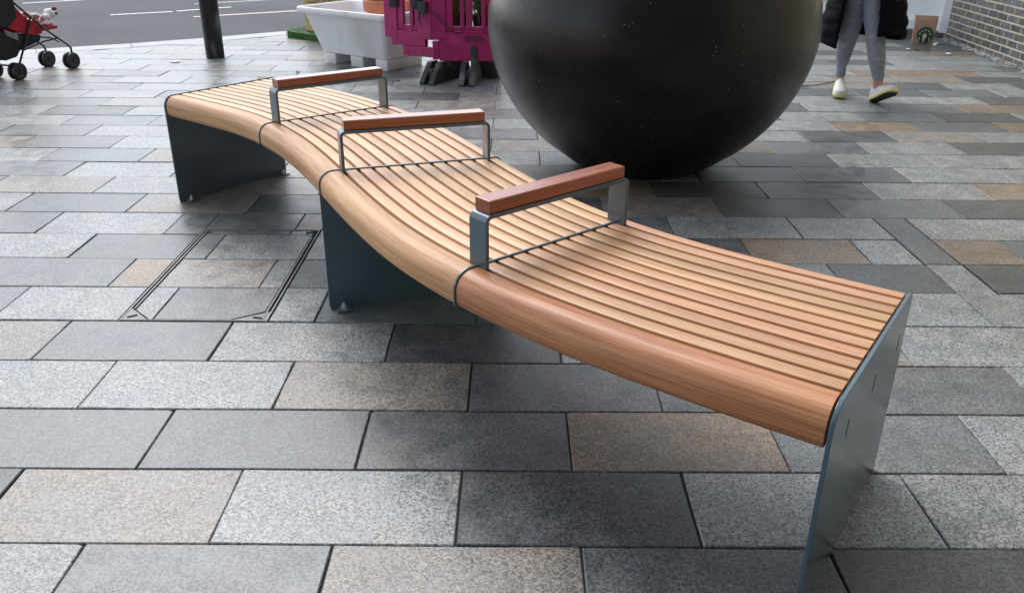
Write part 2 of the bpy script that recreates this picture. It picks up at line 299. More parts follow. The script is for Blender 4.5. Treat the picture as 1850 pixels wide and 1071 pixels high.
for i, a, b, y0, y1, cut in pieces:
    cls = None
    for ox, oy, c in OV:
        if a <= ox < b and y0 <= oy < y1: cls = c; break
    rc = pick(i, (a+b)/2, (y0+y1)/2)
    cls = cls or rc
    if abs(a-1.81) < 1e-3: cls = 'M' if i == 6 else 'L'
    g = rnd.choice((.0018, .0022, .0026, .0034))
    poly = [(a+g, y0+g), (b-g, y0+g), (b-g, y1-g), (a+g, y1-g)]
    cxm = (a+b)/2; full = abs(b-a-SL) < .002 and not cut and abs(y1-y0-RW) < .002
    if y1 > min(kerb_y(a), kerb_y(b)) - 0.35:
        seg = None
        for (p0, p1) in zip(KERB, KERB[1:]):
            if p0[0] <= cxm <= p1[0]: seg = (p0, p1)
        if seg:
            dx, dy = seg[1][0]-seg[0][0], seg[1][1]-seg[0][1]; l = math.hypot(dx, dy); nx, ny = dy/l*0.30, -dx/l*0.30
            poly = clip(poly, (seg[0][0]+nx, seg[0][1]+ny), (seg[1][0]+nx, seg[1][1]+ny)); full = False
    if WALL_X((y0+y1)/2) < b+0.02:
        xw = WALL_X((y0+y1)/2)+0.02
        poly = [(min(px, xw), py) for px, py in poly]; full = False
        if a > xw-0.03: continue
    if len(poly) < 3: continue
    ps = [project((px, py, 0)) for px, py in poly]
    area = 0.0
    if all(ps):
        cl = [(min(max(px, 0), PW), min(max(py, 0), PH)) for px, py in ps]
        area = abs(sum(cl[k][0]*cl[(k+1) % len(cl)][1]-cl[(k+1) % len(cl)][0]*cl[k][1] for k in range(len(cl))))/2
    stones.append([area, cls, poly, full, a, y0])
stones.sort(key=lambda s: -s[0])
variants = []
for k in range(8):
    rr = random.Random(100+k); g = (.0016, .002, .0022, .0024, .0026, .0028, .0032, .0036)[k]
    vs, fs = stone_geo([(-.3+g, -.15+g), (.3-g, -.15+g), (.3-g, .15-g), (-.3+g, .15-g)], rr)
    variants.append(mesh('paving_stone', vs, fs)); variants[-1].materials.append(STONE['L'])
rest = {}
for k, (area, cls, poly, full, a, y0) in enumerate(stones):
    dz = rnd.uniform(-.002, .0015)
    if k < 300 and area > 30:
        if full:
            o = obj('paving_stone', rnd.choice(variants), STONE[cls], pavement); o.location = (a+.3+rnd.uniform(-.001, .001), y0+.15+rnd.uniform(-.001, .001), dz)
            o.rotation_euler = (R(rnd.uniform(-.2, .2)), R(rnd.uniform(-.12, .12)), R(rnd.uniform(-.12, .12)) + (math.pi if rnd.random() < .5 else 0))
        else:
            vs, fs = stone_geo(poly, rnd, dz); obj('paving_stone', mesh('paving_stone', vs, fs), STONE[cls], pavement)
    else:
        vs, fs = stone_geo(poly, rnd, dz, seg=0.1, amp=0.001); rest.setdefault(cls, MB()).add(vs, fs)
allm = MB(); mi = []
order = list(STONE)
for c in order:
    if c in rest:
        mi += [order.index(c)]*len(rest[c].f); allm.add(rest[c].v, rest[c].f)
me = mesh('paving_stone', allm.v, allm.f)
for c in order: me.materials.append(STONE[c])
me.polygons.foreach_set('material_index', mi)
o = bpy.data.objects.new('paving_stone', me); col.objects.link(o); o.parent = pavement; o['kind'] = 'stuff'
# kerb: a line of pale granite kerb stones
kerb = MB(); kerb.add([(-12.5, 4.7, -0.09), (-12.4, 4.6, -0.09), (-12.4, 4.6, -0.05), (-12.5, 4.7, -0.05)], [(0, 1, 2, 3)])
def kpt(s):
    for (x0, y0), (x1, y1) in zip(KERB, KERB[1:]):
        l = math.hypot(x1-x0, y1-y0)
        if s <= l: return Vector((x0+(x1-x0)*s/l, y0+(y1-y0)*s/l)), Vector((x1-x0, y1-y0)).normalized()
        s -= l
    return None
M_kerb = stone_mat('granite_kerb_pale', (0.25, 0.25, 0.245), 0.22, 0.38)
kb = kerb.build('kerb', M_bed, kind='structure'); s = 0.0
while True:
    A = kpt(s+.003); B = kpt(s+.91-.003)
    if not A or not B: break
    (pa, ta), (pb, tb) = A, B
    na = Vector((ta.y, -ta.x)); nb = Vector((tb.y, -tb.x))
    poly = [tuple(pa), tuple(pa+na*.297), tuple(pb+nb*.297), tuple(pb)]
    vs, fs = stone_geo(poly, rnd, 0.0, seg=.3, amp=.001, ch=.006)
    n = len(vs)//3; vs = vs[:2*n] + [(v[0], v[1], ROAD_Z-.02) for v in vs[2*n:]]
    obj('kerb_stone', mesh('kerb_stone', vs, fs), M_kerb, kb); s += 0.91
# road markings
def strip(name, a, b, wd, mt, label, **kw):
    a, b = Vector(a), Vector(b); d = (b-a).normalized(); nrm = Vector((-d.y, d.x))*wd/2
    poly = [tuple(a-nrm), tuple(b-nrm), tuple(b+nrm), tuple(a+nrm)]
    vs, fs = extrude_poly(wob(poly, .6, .006, rnd), ROAD_Z+.001, ROAD_Z+.005, lambda p, q, t: (p, q, t)); obj(name, mesh(name, vs, fs), mt, None, label, 'road marking', **kw)
strip('road_marking', (-5.796, 12.805), (-5.071, 13.271), .10, M_white_paint, 'white painted dash on the road left of the black bollard')
strip('road_marking', (-5.03, 13.33), (-4.4, 13.95), .09, M_white_paint, 'white painted line on the road running behind the black bollard')
strip('road_marking', (-4.55, 12.66), (-2.9, 13.75), .12, M_yellow_paint, 'worn cream yellow line on the road between bollard and white trough')
strip('road_marking', (-5.1, 14.33), (-3.9, 15.2), .07, M_white_paint, 'thin faded line on the road farthest up beyond the bollard')
strip('road_marking', (-7.8, 14.2), (-6.7, 15.15), .10, M_white_paint, 'white painted line on the road above the pushchair')

# ------------------------------------------------------------------ access cover
cover = thing('access_cover', 'rectangular steel framed access cover inset with paving beside the bench', 'access cover', (COVER[0], COVER[2], 0))
cx0, cx1, cy0, cy1 = 0.0, COVER[1]-COVER[0], 0.0, COVER[3]-COVER[2]
mm = MB()
for (a, b, c, d, t) in ((.004, .010, 0, cy1, 0), (.020, .026, .10, cy1-.02, .001), (cx1-.010, cx1-.004, 0, cy1, 0), (cx1-.026, cx1-.020, .02, cy1-.10, .001), (.010, cx1-.010, .003, .008, .0005), (.010, cx1-.010, cy1-.008, cy1-.003, .0005)):
    mm.box(a, b, c, d, -.03, .0015+t)
mm.build('frame', M_frame_steel, cover)
mm = MB(); mm.box(.001, cx1-.001, .001, cy1-.001, -.03, -.0115); mm.build('tray', M_bed, cover)
def cstone(x0, x1, y0, y1, cls, corner=None):
    g = .0025; poly = [(x0+g, y0+g), (x1-g, y0+g), (x1-g, y1-g), (x0+g, y1-g)]
    if corner == 'bl': poly = clip(poly, (x0+.075, y0), (x0-.02, y0+.12)) if False else [(x0+.085, y0+g), (x1-g, y0+g), (x1-g, y1-g), (x0+g, y1-g), (x0+g, y0+.085)]
    if corner == 'br': poly = [(x0+g, y0+g), (x1-.115, y0+g), (x1-g, y0+.075), (x1-g, y1-g), (x0+g, y1-g)]
    vs, fs = stone_geo(poly, rnd, rnd.uniform(-.0006, .0006)); obj('paving_stone', mesh('paving_stone', vs, fs), STONE[cls], cover, )
xi0, xi1 = .027, cx1-.027
r1, r2, r3 = .3, .6, .9
cstone(xi0, .125, .009, r1, 'L', 'bl'); cstone(.125, xi1, .009, r1, 'M', 'br')
cstone(xi0, .44, r1, r2, 'P'); cstone(.44, xi1, r1, r2, 'L')
cstone(xi0, .125, r2, r3, 'B'); cstone(.125, xi1, r2, r3, 'L')
cstone(xi0, .42, r3, cy1-.009, 'M'); cstone(.42, xi1, r3, cy1-.009, 'L')
M_dark = mat('hole_shade', (0.008, 0.008, 0.008), rough=0.9)  # near-black blocks; the keyholes' inner shade put into the colour
for tri, key in ((((.011, .009), (.105, .009), (.011, .105)), (.040, .035, .6)), (((cx1-.011, .009), (cx1-.011, .082), (cx1-.135, .009)), (cx1-.045, .028, 2.9))):
    vs, fs = extrude_poly(tri, -.02, .0005, lambda a, b, t: (a, b, t))
    if key[0] > .2: fs = fs
    cp = obj('corner_plate', mesh('corner_plate', vs, fs), M_frame_steel, cover)
    k = MB(); k.box(-.018, .018, -.006, .006, -.002, .0022, Matrix.Translation((key[0], key[1], 0)) @ Matrix.Rotation(key[2], 4, 'Z')); k.build('keyhole', M_dark, cp)
for kx, ky, ka in ((.035, cy1-.045, .0), (cx1-.045, cy1-.035, .5)):
    k = MB(); k.box(-.018, .018, -.006, .006, -.002, .0022, Matrix.Translation((kx, ky, 0)) @ Matrix.Rotation(ka, 4, 'Z')); k.build('keyhole', M_dark, cover)
# ------------------------------------------------------------------ bench
BX, BY, BL = -1.49957, 4.44573, 3.68498
TH = [-0.6485, -0.69223, -0.92174, -1.0675, -1.12933, -1.07197, -0.85737, -0.66479, -0.59943]
NB = 320; DS = BL/NB
def th_at(s):
    t = min(max(s/BL, 0), 1)*8; i = min(int(t), 7); return TH[i] + (TH[i+1]-TH[i])*(t-i)
# smooth the heading a little so that the boards have no visible kinks
ths = [sum(th_at(min(max(k*DS+d*.02, 0), BL)) for d in range(-6, 7))/13 for k in range(NB+1)]
cur = [Vector((BX, BY))]
for k in range(NB):
    a = (ths[k]+ths[k+1])/2; cur.append(cur[-1] + Vector((math.cos(a), math.sin(a)))*DS)
def frame(s):
    t = s/DS; i = min(max(int(t), 0), NB-1); u = t-i
    return cur[i] + (cur[i+1]-cur[i])*u, ths[i] + (ths[i+1]-ths[i])*u
def pt(s, o, z):
    c, th = frame(s); return Vector((c.x - math.sin(th)*o, c.y + math.cos(th)*o, z))
ZT, HW = 0.540, 0.338
MIDK = 0.136
bench = thing('bench', 'long curved wooden slatted bench with blue grey steel plates and armrests', 'bench', (0, 0, 0))
def arc(cx, cz, r, a0, a1, n): return [(cx + r*math.cos(R(a0+(a1-a0)*k/n)), cz + r*math.sin(R(a0+(a1-a0)*k/n))) for k in range(n+1)]
O1, PITCH_S, GAP = -0.2545, 0.0534, 0.0115
def slat_prof(o0, o1): c = .004; return [(o0, ZT-.03), (o1, ZT-.03), (o1, ZT-c), (o1-c*.3, ZT-c*.3), (o1-c, ZT), (o0+c, ZT), (o0+c*.3, ZT-c*.3), (o0, ZT-c)]
front_prof = [(O1-GAP/2, ZT-.045), (O1-GAP/2, ZT-.004), (O1-GAP/2-.001, ZT-.001), (O1-GAP/2-.004, ZT)] + arc(-HW+.050, ZT-.050, .050, 90, 180, 9) + [(-HW, ZT-.070)] + arc(-HW+.022, ZT-.076, .022, 180, 250, 5) + [(-HW+.040, ZT-.098), (-HW+.045, ZT-.05)]
front_prof = front_prof[::-1]
OB = O1 + PITCH_S*10
back_prof = [(OB+GAP/2, ZT-.045), (HW-.03, ZT-.045), (HW-.03, ZT-.095), (HW-.015, ZT-.097)] + arc(HW-.012, ZT-.085, .012, -60, 0, 3) + arc(HW-.028, ZT-.028, .028, 0, 90, 7) + [(OB+GAP/2+.004, ZT), (OB+GAP/2+.001, ZT-.001), (OB+GAP/2, ZT-.004)]
CUTS = [(0.006, 0), (BL*.25, 0), (BL*.5, MIDK), (BL*.75, 0), (BL-.006, 0)]
def sweep(name, prof, c0, c1, m, nseg=22, smooth=35):
    g = 0.005; vs = []; uv = []; per = [0]; n = len(prof)
    for k in range(1, n): per.append(per[-1] + math.hypot(prof[k][0]-prof[k-1][0], prof[k][1]-prof[k-1][1]))
    for i in range(nseg+1):
        for k, (o, z) in enumerate(prof):
            a = c0[0] + c0[1]*o + g; b = c1[0] + c1[1]*o - g; s = a + (b-a)*i/nseg
            vs.append(pt(s, o, z)); uv.append((s, per[k]))
    fs = [(i*n+j, i*n+(j+1) % n, (i+1)*n+(j+1) % n, (i+1)*n+j) for i in range(nseg) for j in range(n)]
    fs += [tuple(range(n))[::-1], tuple(range(nseg*n, nseg*n+n))]
    return obj(name, mesh(name, vs, fs, smooth, uv), m, bench)
for c0, c1 in zip(CUTS, CUTS[1:]):
    MW = M_wood_r if c0 is CUTS[3] else M_wood
    sweep('front_board', front_prof, c0, c1, M_wood_fr if c0 is CUTS[3] else M_wood_f, 30, 50)
    for k in range(10):
        o0 = O1 + PITCH_S*k + GAP/2
        sweep('slat', slat_prof(o0, o0+PITCH_S-GAP), c0, c1, MW, 22, 30)
    sweep('back_board', back_prof, c0, c1, MW, 26, 50)
    for o in (-.16, .0, .16):
        prof = [(o-.02, ZT-.075), (o+.02, ZT-.075), (o+.02, ZT-.036), (o-.02, ZT-.036)]
        sweep('gap_shade_bearer', prof, c0, c1, M_steel, 14)  # unseen bearers added so the slat gaps look dark
# plates and ribs
E_ = 0.0045
top_out = arc(-HW+.050, ZT-.050, .050+E_, 180, 90, 10) + arc(HW-.028, ZT-.028, .028+E_, 90, 0, 8)
def plate(name, s, skew, t, zb, ramp=0.0, w=0.0):
    c, th = frame(s); th = th - math.atan(skew)
    cx_, cz_ = -math.sin(th), math.cos(th); tx, ty = math.cos(th), math.sin(th); k = math.sqrt(1+skew*skew)
    to3 = lambda a, b, q: Vector((c.x + cx_*a*k + tx*q, c.y + cz_*a*k + ty*q, b))
    rb = .012
    poly = [(-HW-E_, zb+rb), ] + [(-HW-E_, ZT-.08)] + top_out + [(HW+E_, zb+rb), (HW+E_-rb*.3, zb+rb*.3), (HW+E_-rb, zb), (-HW-E_+rb, zb), (-HW-E_+rb*.3, zb+rb*.3)]
    vs, fs = extrude_poly(poly, -t/2, t/2, to3)
    o = obj(name, mesh(name, vs, fs), M_steel, bench)
    b = o.modifiers.new('bevel', 'BEVEL'); b.width = .0016; b.segments = 2; b.limit_method = 'ANGLE'; b.angle_limit = R(50)
    return o, to3
PLATES = []
for s, sk in ((0.0, 0), (BL*.5, MIDK), (BL, 0)):
    o, to3 = plate('support_plate', s, sk, .010, -.002); PLATES.append((o, to3))
for s in (BL*.25, BL*.75): plate('rib', s, 0, .008, ZT-.097)
# foot tabs and bolts
for (o, to3), side in zip(PLATES, (1, -1, -1)):
    for a in (-HW+.045, HW-.035):
        if o is PLATES[2][0] and a < 0: continue
        sgn = side if side else 1
        sg = 1 if a < 0 else 1
        q0, q1 = (.005, .055) if (o is PLATES[0][0] or o is PLATES[1][0]) else (-.055, -.005)
        mm = MB(); vs = [to3(a+da, z, q) for z in (.004, .009) for da, q in ((-.025, q0), (.025, q0), (.025, q1), (-.025, q1))]
        mm.add(vs, [(3, 2, 1, 0), (4, 5, 6, 7), (0, 1, 5, 4), (1, 2, 6, 5), (2, 3, 7, 6), (3, 0, 4, 7)])
        tab = mm.build('foot_tab', M_steel, o)
        c = to3(a, 0, (q0+q1)/2); mm = MB(); mm.lathe([(.020, .0), (.020, .003), (.012, .0035), (.0, .0035)], 12, (c.x, c.y, .0)); mm.lathe([(.011, .009), (.011, .020), (.006, .021), (.006, .032), (0, .032)], 6, (c.x, c.y, 0)); mm.build('bolt', M_zinc, o)
# weld slots on the near end plate
o, to3 = PLATES[2]
M_slot = mat('painted_slot_shadow', (0.02, 0.025, 0.03), rough=0.6)  # thin proud bars; the slots' shade is put into their colour
for a in (.148-.35, .371-.35, .613-.35):
    mm = MB(); mm.add([to3(a+da, z, q) for z in (.407, .452) for da, q in ((-.002, .004), (.002, .004), (.002, .0056), (-.002, .0056))], [(3, 2, 1, 0), (4, 5, 6, 7), (0, 1, 5, 4), (1, 2, 6, 5), (2, 3, 7, 6), (3, 0, 4, 7)])
    mm.build('slot', M_slot, o)
# armrests
def armrest(s, skew):
    c, th = frame(s); th = th - math.atan(skew); k = math.sqrt(1+skew*skew)
    nx, ny = -math.sin(th), math.cos(th); tx, ty = math.cos(th), math.sin(th)
    oF, oB = O1*k, OB*k; zt = .687; t_ = .011; r = .022; hw = .035
    outer = [(oF-t_/2, ZT-.04)] + [(oF-t_/2, zt-r)] + arc(oF-t_/2+r, zt-r, r, 180, 90, 6) + arc(oB+t_/2-r, zt-r, r, 90, 0, 6) + [(oB+t_/2, ZT-.04)]
    ri = r-t_
    inner = [(oB-t_/2, ZT-.04)] + arc(oB+t_/2-r, zt-r, ri, 0, 90, 6) + arc(oF-t_/2+r, zt-r, ri, 90, 180, 6) + [(oF+t_/2, ZT-.04)]
    a_ = outer; b_ = inner[::-1]
    # ring of quads between outer and inner
    b_ = [inner[-1], (oF+t_/2, zt-r)] + arc(oF-t_/2+r, zt-r, ri, 180, 90, 6)[0:] + arc(oB+t_/2-r, zt-r, ri, 90, 0, 6) + [inner[0]]
    a_ = [outer[0], (oF-t_/2, zt-r-.001)] + arc(oF-t_/2+r, zt-r, r, 180, 90, 6) + arc(oB+t_/2-r, zt-r, r, 90, 0, 6) + [outer[-1]]
    n = len(a_); assert len(b_) == n
    to3 = lambda a, z, q: Vector((c.x + nx*a + tx*q, c.y + ny*a + ty*q, z))
    vs = [to3(a, z, q) for q in (-hw, hw) for L_ in (a_, b_) for a, z in L_]
    fs = []
    for i in range(n-1):
        fs += [(i, i+1, n+i+1, n+i), (2*n+i+1, 2*n+i, 3*n+i, 3*n+i+1), (i+1, i, 2*n+i, 2*n+i+1), (n+i, n+i+1, 3*n+i+1, 3*n+i)]
    fs += [(0, n, 3*n, 2*n), (n-1, 3*n-1, 4*n-1, 2*n-1)]
    fr = obj('armrest', mesh('armrest', vs, fs, 30), M_steel, bench)
    bm_ = fr.modifiers.new('bevel', 'BEVEL'); bm_.width = .0015; bm_.segments = 2; bm_.limit_method = 'ANGLE'; bm_.angle_limit = R(60)
    # timber bar, grain along its length
    y0, y1, z0, z1, wq = oF+.012, oB-.014, zt+.0005, zt+.036, .031
    ch = .003
    prof = [(-wq+ch, z0), (wq-ch, z0), (wq, z0+ch), (wq, z1-ch), (wq-ch, z1), (-wq+ch, z1), (-wq, z1-ch), (-wq, z0+ch)]
    per = [0]
    for i in range(1, 8): per.append(per[-1]+math.hypot(prof[i][0]-prof[i-1][0], prof[i][1]-prof[i-1][1]))
    vs, uv = [], []
    for a in (y0, y0+.002, y1-.002, y1):
        e = .9 if a in (y0, y1) else 1
        for (q, z), u in zip(prof, per): vs.append(to3(a, (z-(z0+z1)/2)*(.95 if e < 1 else 1)+(z0+z1)/2, q*(.96 if e < 1 else 1))); uv.append((a, u))
    fs = [(i*8+j, i*8+(j+1) % 8, (i+1)*8+(j+1) % 8, (i+1)*8+j) for i in range(3) for j in range(8)] + [tuple(range(8))[::-1], tuple(range(24, 32))]
    obj('timber_bar', mesh('timber_bar', vs, fs, None, uv), M_wood_red, fr)
for s, sk in ((BL*.25, 0), (BL*.5, MIDK), (BL*.75, 0)): armrest(s, sk)
# ------------------------------------------------------------------ giant black planter pot
PX, PY = 0.783, 4.98
def pot_r(z):
    a, z0, c, e = .917, .797, .865, 1.888
    u = min(abs((z-z0)/c), .9999); return a*(1-u**e)**(1/e) + .035*max(0, 1-z/.10)**1.5
zs = [0, .004] + [.012 + 1.36*(k/46)**1.15 for k in range(47)]
prof = [(pot_r(0)-.012, 0)] + [(pot_r(z), z) for z in zs[1:]]
rl, zl = prof[-1]
prof += [(rl-.01, zl+.03), (rl+.015, zl+.05), (rl+.02, zl+.09), (rl-.01, zl+.11), (rl-.05, zl+.105), (rl-.07, zl+.06), (rl-.05, zl-.10)]
pot = thing('planter_pot', 'giant round black speckled planter pot standing behind the bench', 'planter', (PX, PY, .002))
M_pot = bpy.data.materials.new('black_terrazzo'); M_pot.use_nodes = True
_n = M_pot.node_tree.nodes; _l = M_pot.node_tree.links; _b = _n['Principled BSDF']
_tc = _n.new('ShaderNodeTexCoord'); _v = _n.new('ShaderNodeTexVoronoi'); _v.inputs['Scale'].default_value = 60; _l.new(_tc.outputs['Object'], _v.inputs['Vector'])
_wn = _n.new('ShaderNodeTexWhiteNoise'); _l.new(_v.outputs['Position'], _wn.inputs['Vector'])
def _math(op, a, b_, nodes=_n, links=_l):
    x = nodes.new('ShaderNodeMath'); x.operation = op
    for i, q in enumerate((a, b_)):
        if isinstance(q, (int, float)): x.inputs[i].default_value = q
        else: links.new(q, x.inputs[i])
    return x.outputs[0]
_sp = _math('MULTIPLY', _math('LESS_THAN', _v.outputs['Distance'], .12), _math('GREATER_THAN', _wn.outputs['Value'], .975))
_n2 = _n.new('ShaderNodeTexNoise'); _n2.inputs['Scale'].default_value = 150; _n2.inputs['Detail'].default_value = 3; _l.new(_tc.outputs['Object'], _n2.inputs['Vector'])
_r = _n.new('ShaderNodeMapRange'); _r.inputs['From Min'].default_value = .35; _r.inputs['From Max'].default_value = .75; _r.inputs['To Min'].default_value = .004; _r.inputs['To Max'].default_value = .017; _l.new(_n2.outputs['Fac'], _r.inputs['Value'])
_cc = _n.new('ShaderNodeCombineColor'); _l.new(_r.outputs[0], _cc.inputs[0]); _l.new(_r.outputs[0], _cc.inputs[1]); _l.new(_math('MULTIPLY', _r.outputs[0], 1.08), _cc.inputs[2])
_mx = _n.new('ShaderNodeMix'); _mx.data_type = 'RGBA'; _mx.inputs['B'].default_value = (.55, .55, .52, 1); _l.new(_cc.outputs[0], _mx.inputs['A']); _l.new(_sp, _mx.inputs['Factor']); _l.new(_mx.outputs['Result'], _b.inputs['Base Color'])
_b.inputs['Roughness'].default_value = .34; _b.inputs['Specular IOR Level'].default_value = .36
_n3 = _n.new('ShaderNodeTexNoise'); _n3.inputs['Scale'].default_value = 5; _n3.inputs['Detail'].default_value = 6; _l.new(_tc.outputs['Object'], _n3.inputs['Vector'])
_r3 = _n.new('ShaderNodeMapRange'); _r3.inputs['From Min'].default_value = .3; _r3.inputs['From Max'].default_value = .7; _r3.inputs['To Min'].default_value = .22; _r3.inputs['To Max'].default_value = .34; _l.new(_n3.outputs['Fac'], _r3.inputs['Value']); _l.new(_r3.outputs[0], _b.inputs['Roughness'])
_bp = _n.new('ShaderNodeBump'); _bp.inputs['Distance'].default_value = .0008; _l.new(_n2.outputs['Fac'], _bp.inputs['Height']); _l.new(_bp.outputs[0], _b.inputs['Normal'])
mm = MB(); mm.lathe(prof, 128, (0, 0, 0), True, False); mm.build('shell', M_pot, pot, 50)
M_soil = mat('dark_soil', (.03, .022, .016), rough=.95, vary=.5, scale=25, bump=.01)
mm = MB(); mm.lathe([(0.001, zl-.05), (rl-.045, zl-.055)], 48, (0, 0, 0), True, False); mm.build('soil', M_soil, pot)

# ------------------------------------------------------------------ black bollard
boll = thing('bollard', 'square black post with scuffed paint standing on the pavement by the road', 'bollard', (-2.945, 8.64, 0), R(24))
M_boll = mat('scuffed_black_paint', (.012, .013, .014), rough=.5, c2=(.15, .155, .16), scale=11, detail=8, contrast=(.50, .70), stretch=(1, 1, .35), bump=.003)
hb = .083; ch = .02
ring = [(-hb+ch, -hb), (hb-ch, -hb), (hb, -hb+ch), (hb, hb-ch), (hb-ch, hb), (-hb+ch, hb), (-hb, hb-ch), (-hb, -hb+ch)]
mm = MB(); mm.rings([[(x*k, y*k, z) for x, y in ring] for z, k in ((0, 1.0), (.25, .995), (.6, 1.0), (1.0, .99), (1.05, .93), (1.075, .7))]); mm.build('post', M_boll, boll)
mm = MB(); mm.rings([[(x*k, y*k, z) for x, y in ring] for z, k in ((.88, 1.03), (.93, 1.03))]); mm.build('reflector_band', M_white_paint, boll)

# ------------------------------------------------------------------ white trough with terracotta pot
TA, TB = Vector((-.82, .572)), Vector((.572, .82))
tang = math.atan2(TA.y, TA.x)
tro = thing('trough', 'big dirty white plastic trough on moulded feet left of the pink barrier', 'trough', (-1.35, 8.385, 0), tang)
M_white_pl = mat('dirty_white_plastic', (.85, .85, .86), rough=.45, c2=(.56, .53, .47), scale=2.6, detail=7, contrast=(.50, .78), stretch=(1, 1, .5), blotch=.05)
def rrect(hx, hy, r, z, n=5):
    out = []
    for cx_, cy_, a0 in ((hx-r, hy-r, 0), (-hx+r, hy-r, 90), (-hx+r, -hy+r, 180), (hx-r, -hy+r, 270)):
        out += [(cx_ + r*math.cos(R(a0+90*k/n)), cy_ + r*math.sin(R(a0+90*k/n)), z) for k in range(n+1)]
    return out
mm = MB()
mm.rings([rrect(.405, .22, .05, .098), rrect(.43, .25, .06, .104), rrect(.432, .252, .06, .125), rrect(.535, .355, .08, .455), rrect(.54, .36, .08, .462), rrect(.578, .398, .07, .466), rrect(.584, .404, .07, .475), rrect(.584, .404, .07, .508), rrect(.578, .398, .07, .516), rrect(.55, .37, .06, .516), rrect(.542, .362, .06, .508), rrect(.53, .35, .08, .45), rrect(.44, .26, .06, .16)], True, True, True)
mm.build('tub', M_white_pl, tro, 40)
# local x = long axis TA, local y = -TB direction (rotated frame); the front is local +y
for x0, x1 in ((-.43, -.28), (-.125, .04), (.235, .37)):
    mm = MB(); mm.rings([rrect(.5*(x1-x0)-.004, .243, .012, 0, 2), rrect(.5*(x1-x0), .247, .014, .006, 2), rrect(.5*(x1-x0), .249, .014, .0985, 2)])
    mm.v = [(v[0]+(x0+x1)/2, v[1], v[2]) for v in mm.v]; mm.build('foot', M_white_pl, tro, 40)
M_terra = mat('terracotta', (.42, .135, .06), rough=.7, vary=.12, scale=12, blotch=.1)
tp = thing('terracotta_pot', 'round terracotta plant pot standing in the white trough', 'plant pot', (-1.19, 8.50, .165))
mm = MB(); mm.lathe([(.155, 0), (.16, .01), (.20, .30), (.205, .305), (.225, .31), (.23, .40), (.222, .41), (.21, .41), (.195, .37)], 40, cap1=False); mm.build('pot', M_terra, tp, 35)
mm = MB(); mm.lathe([(.001, .365), (.2, .36)], 32, cap0=True, cap1=False); mm.build('soil', M_soil, tp)

# ------------------------------------------------------------------ artificial turf plinth and wooden planter box behind the trough
ta = math.atan2(-.32, .415)
M_turf = mat('artificial_turf', (.055, .16, .028), rough=.7, vary=.5, scale=40, bump=.01)
turf = thing('turf_plinth', 'low plinth covered in green artificial grass behind the white trough', 'plinth', (-2.576, 10.04, 0), ta)
mm = MB(); mm.rings([rrect(.5, .3, .03, 0.0, 3), rrect(.5, .3, .03, .07, 3), rrect(.49, .29, .03, .08, 3)]); mm.v = [(v[0]+.5, v[1]+.3, v[2]) for v in mm.v]; mm.build('slab', M_turf, turf, 40)
mm = MB()
for k in range(5200):
    side = rnd.random()
    if side < .5: x, y, z, nx, ny, nz = rnd.uniform(.005, .995), rnd.uniform(.005, .595), .078, 0, 0, 1
    elif side < .8: x, y, z, nx, ny, nz = rnd.uniform(.0, 1.0), .001, rnd.uniform(.005, .075), 0, -1, .3
    else: x, y, z, nx, ny, nz = .001, rnd.uniform(0, .6), rnd.uniform(.005, .075), -1, 0, .3
    l = rnd.uniform(.012, .024); dx, dy, dz = nx+rnd.uniform(-.6, .6), ny+rnd.uniform(-.6, .6), nz+rnd.uniform(-.2, .5)
    a = rnd.uniform(0, 6.28); wx, wy = .0022*math.cos(a), .0022*math.sin(a)
    mm.add([(x-wx, y-wy, z), (x+wx, y+wy, z), (x+dx*l, y+dy*l, z+dz*l)], [(0, 1, 2)])
mm.build('grass', M_turf, turf, kind='stuff')
M_pine = mat('pale_pine', (.52, .35, .18), rough=.6, vary=.2, scale=5, stretch=(1, 1, 9), coords='Object', randval=.1)
bx = thing('planter_box', 'pale wooden plank planter box standing on the artificial grass plinth', 'planter box', (-2.576+.22*math.cos(ta)-.10*math.sin(ta), 10.04+.22*math.sin(ta)+.10*math.cos(ta), .08), ta)
for k in range(4):
    z0 = .004 + k*.105
    for (x0, x1, y0, y1) in ((0, .62, 0, .02), (0, .62, .38, .40), (-.0, .02, .021, .379), (.60, .62, .021, .379)):
        mm = MB(); mm.box(x0, x1, y0, y1, z0, z0+.097); mm.build('plank', M_pine, bx, bevel=.003)
for (x, y) in ((.021, .021), (.559, .021), (.021, .339), (.559, .339)):
    mm = MB(); mm.box(x, x+.04, y, y+.04, .002, .40); mm.build('corner_post', M_pine, bx)
mm = MB(); mm.box(.062, .558, .062, .338, .30, .36); mm.build('soil', M_soil, bx)
M_leaf = mat('leaf_dark_green', (.035, .075, .025), rough=.5, vary=.4, scale=9)
def blades(name, n, spread, h0, h1, parent, m, lean=.25, wd=.006, seed=1):
    rr = random.Random(seed); mb = MB()
    for k in range(n):
        x, y = rr.gauss(0, spread), rr.gauss(0, spread); hh = rr.uniform(h0, h1); a = rr.uniform(0, 6.283); ln = rr.uniform(.05, lean)*hh
        b = rr.uniform(0, 3.14); wx, wy = wd*math.cos(b), wd*math.sin(b); rows = []
        for q in range(5):
            t = q/4; f = (1-t**2)
            cx_, cy_, cz_ = x+math.cos(a)*ln*t*t*2, y+math.sin(a)*ln*t*t*2, hh*(t-.25*t*t*lean*2)
            rows.append(((cx_-wx*f, cy_-wy*f, cz_), (cx_+wx*f, cy_+wy*f, cz_)))
        for q in range(4): mb.add([rows[q][0], rows[q][1], rows[q+1][1], rows[q+1][0]], [(0, 1, 2, 3)])
    return mb.build(name, m, parent)
pb = thing('shrub', 'small dark leafy plant growing in the pale wooden planter box', 'plant', (bx.location.x+.31*math.cos(ta)-.2*math.sin(ta), bx.location.y+.31*math.sin(ta)+.2*math.cos(ta), .44))
blades('leaves', 160, .13, .05, .28, pb, M_leaf, .5, .012, 3)

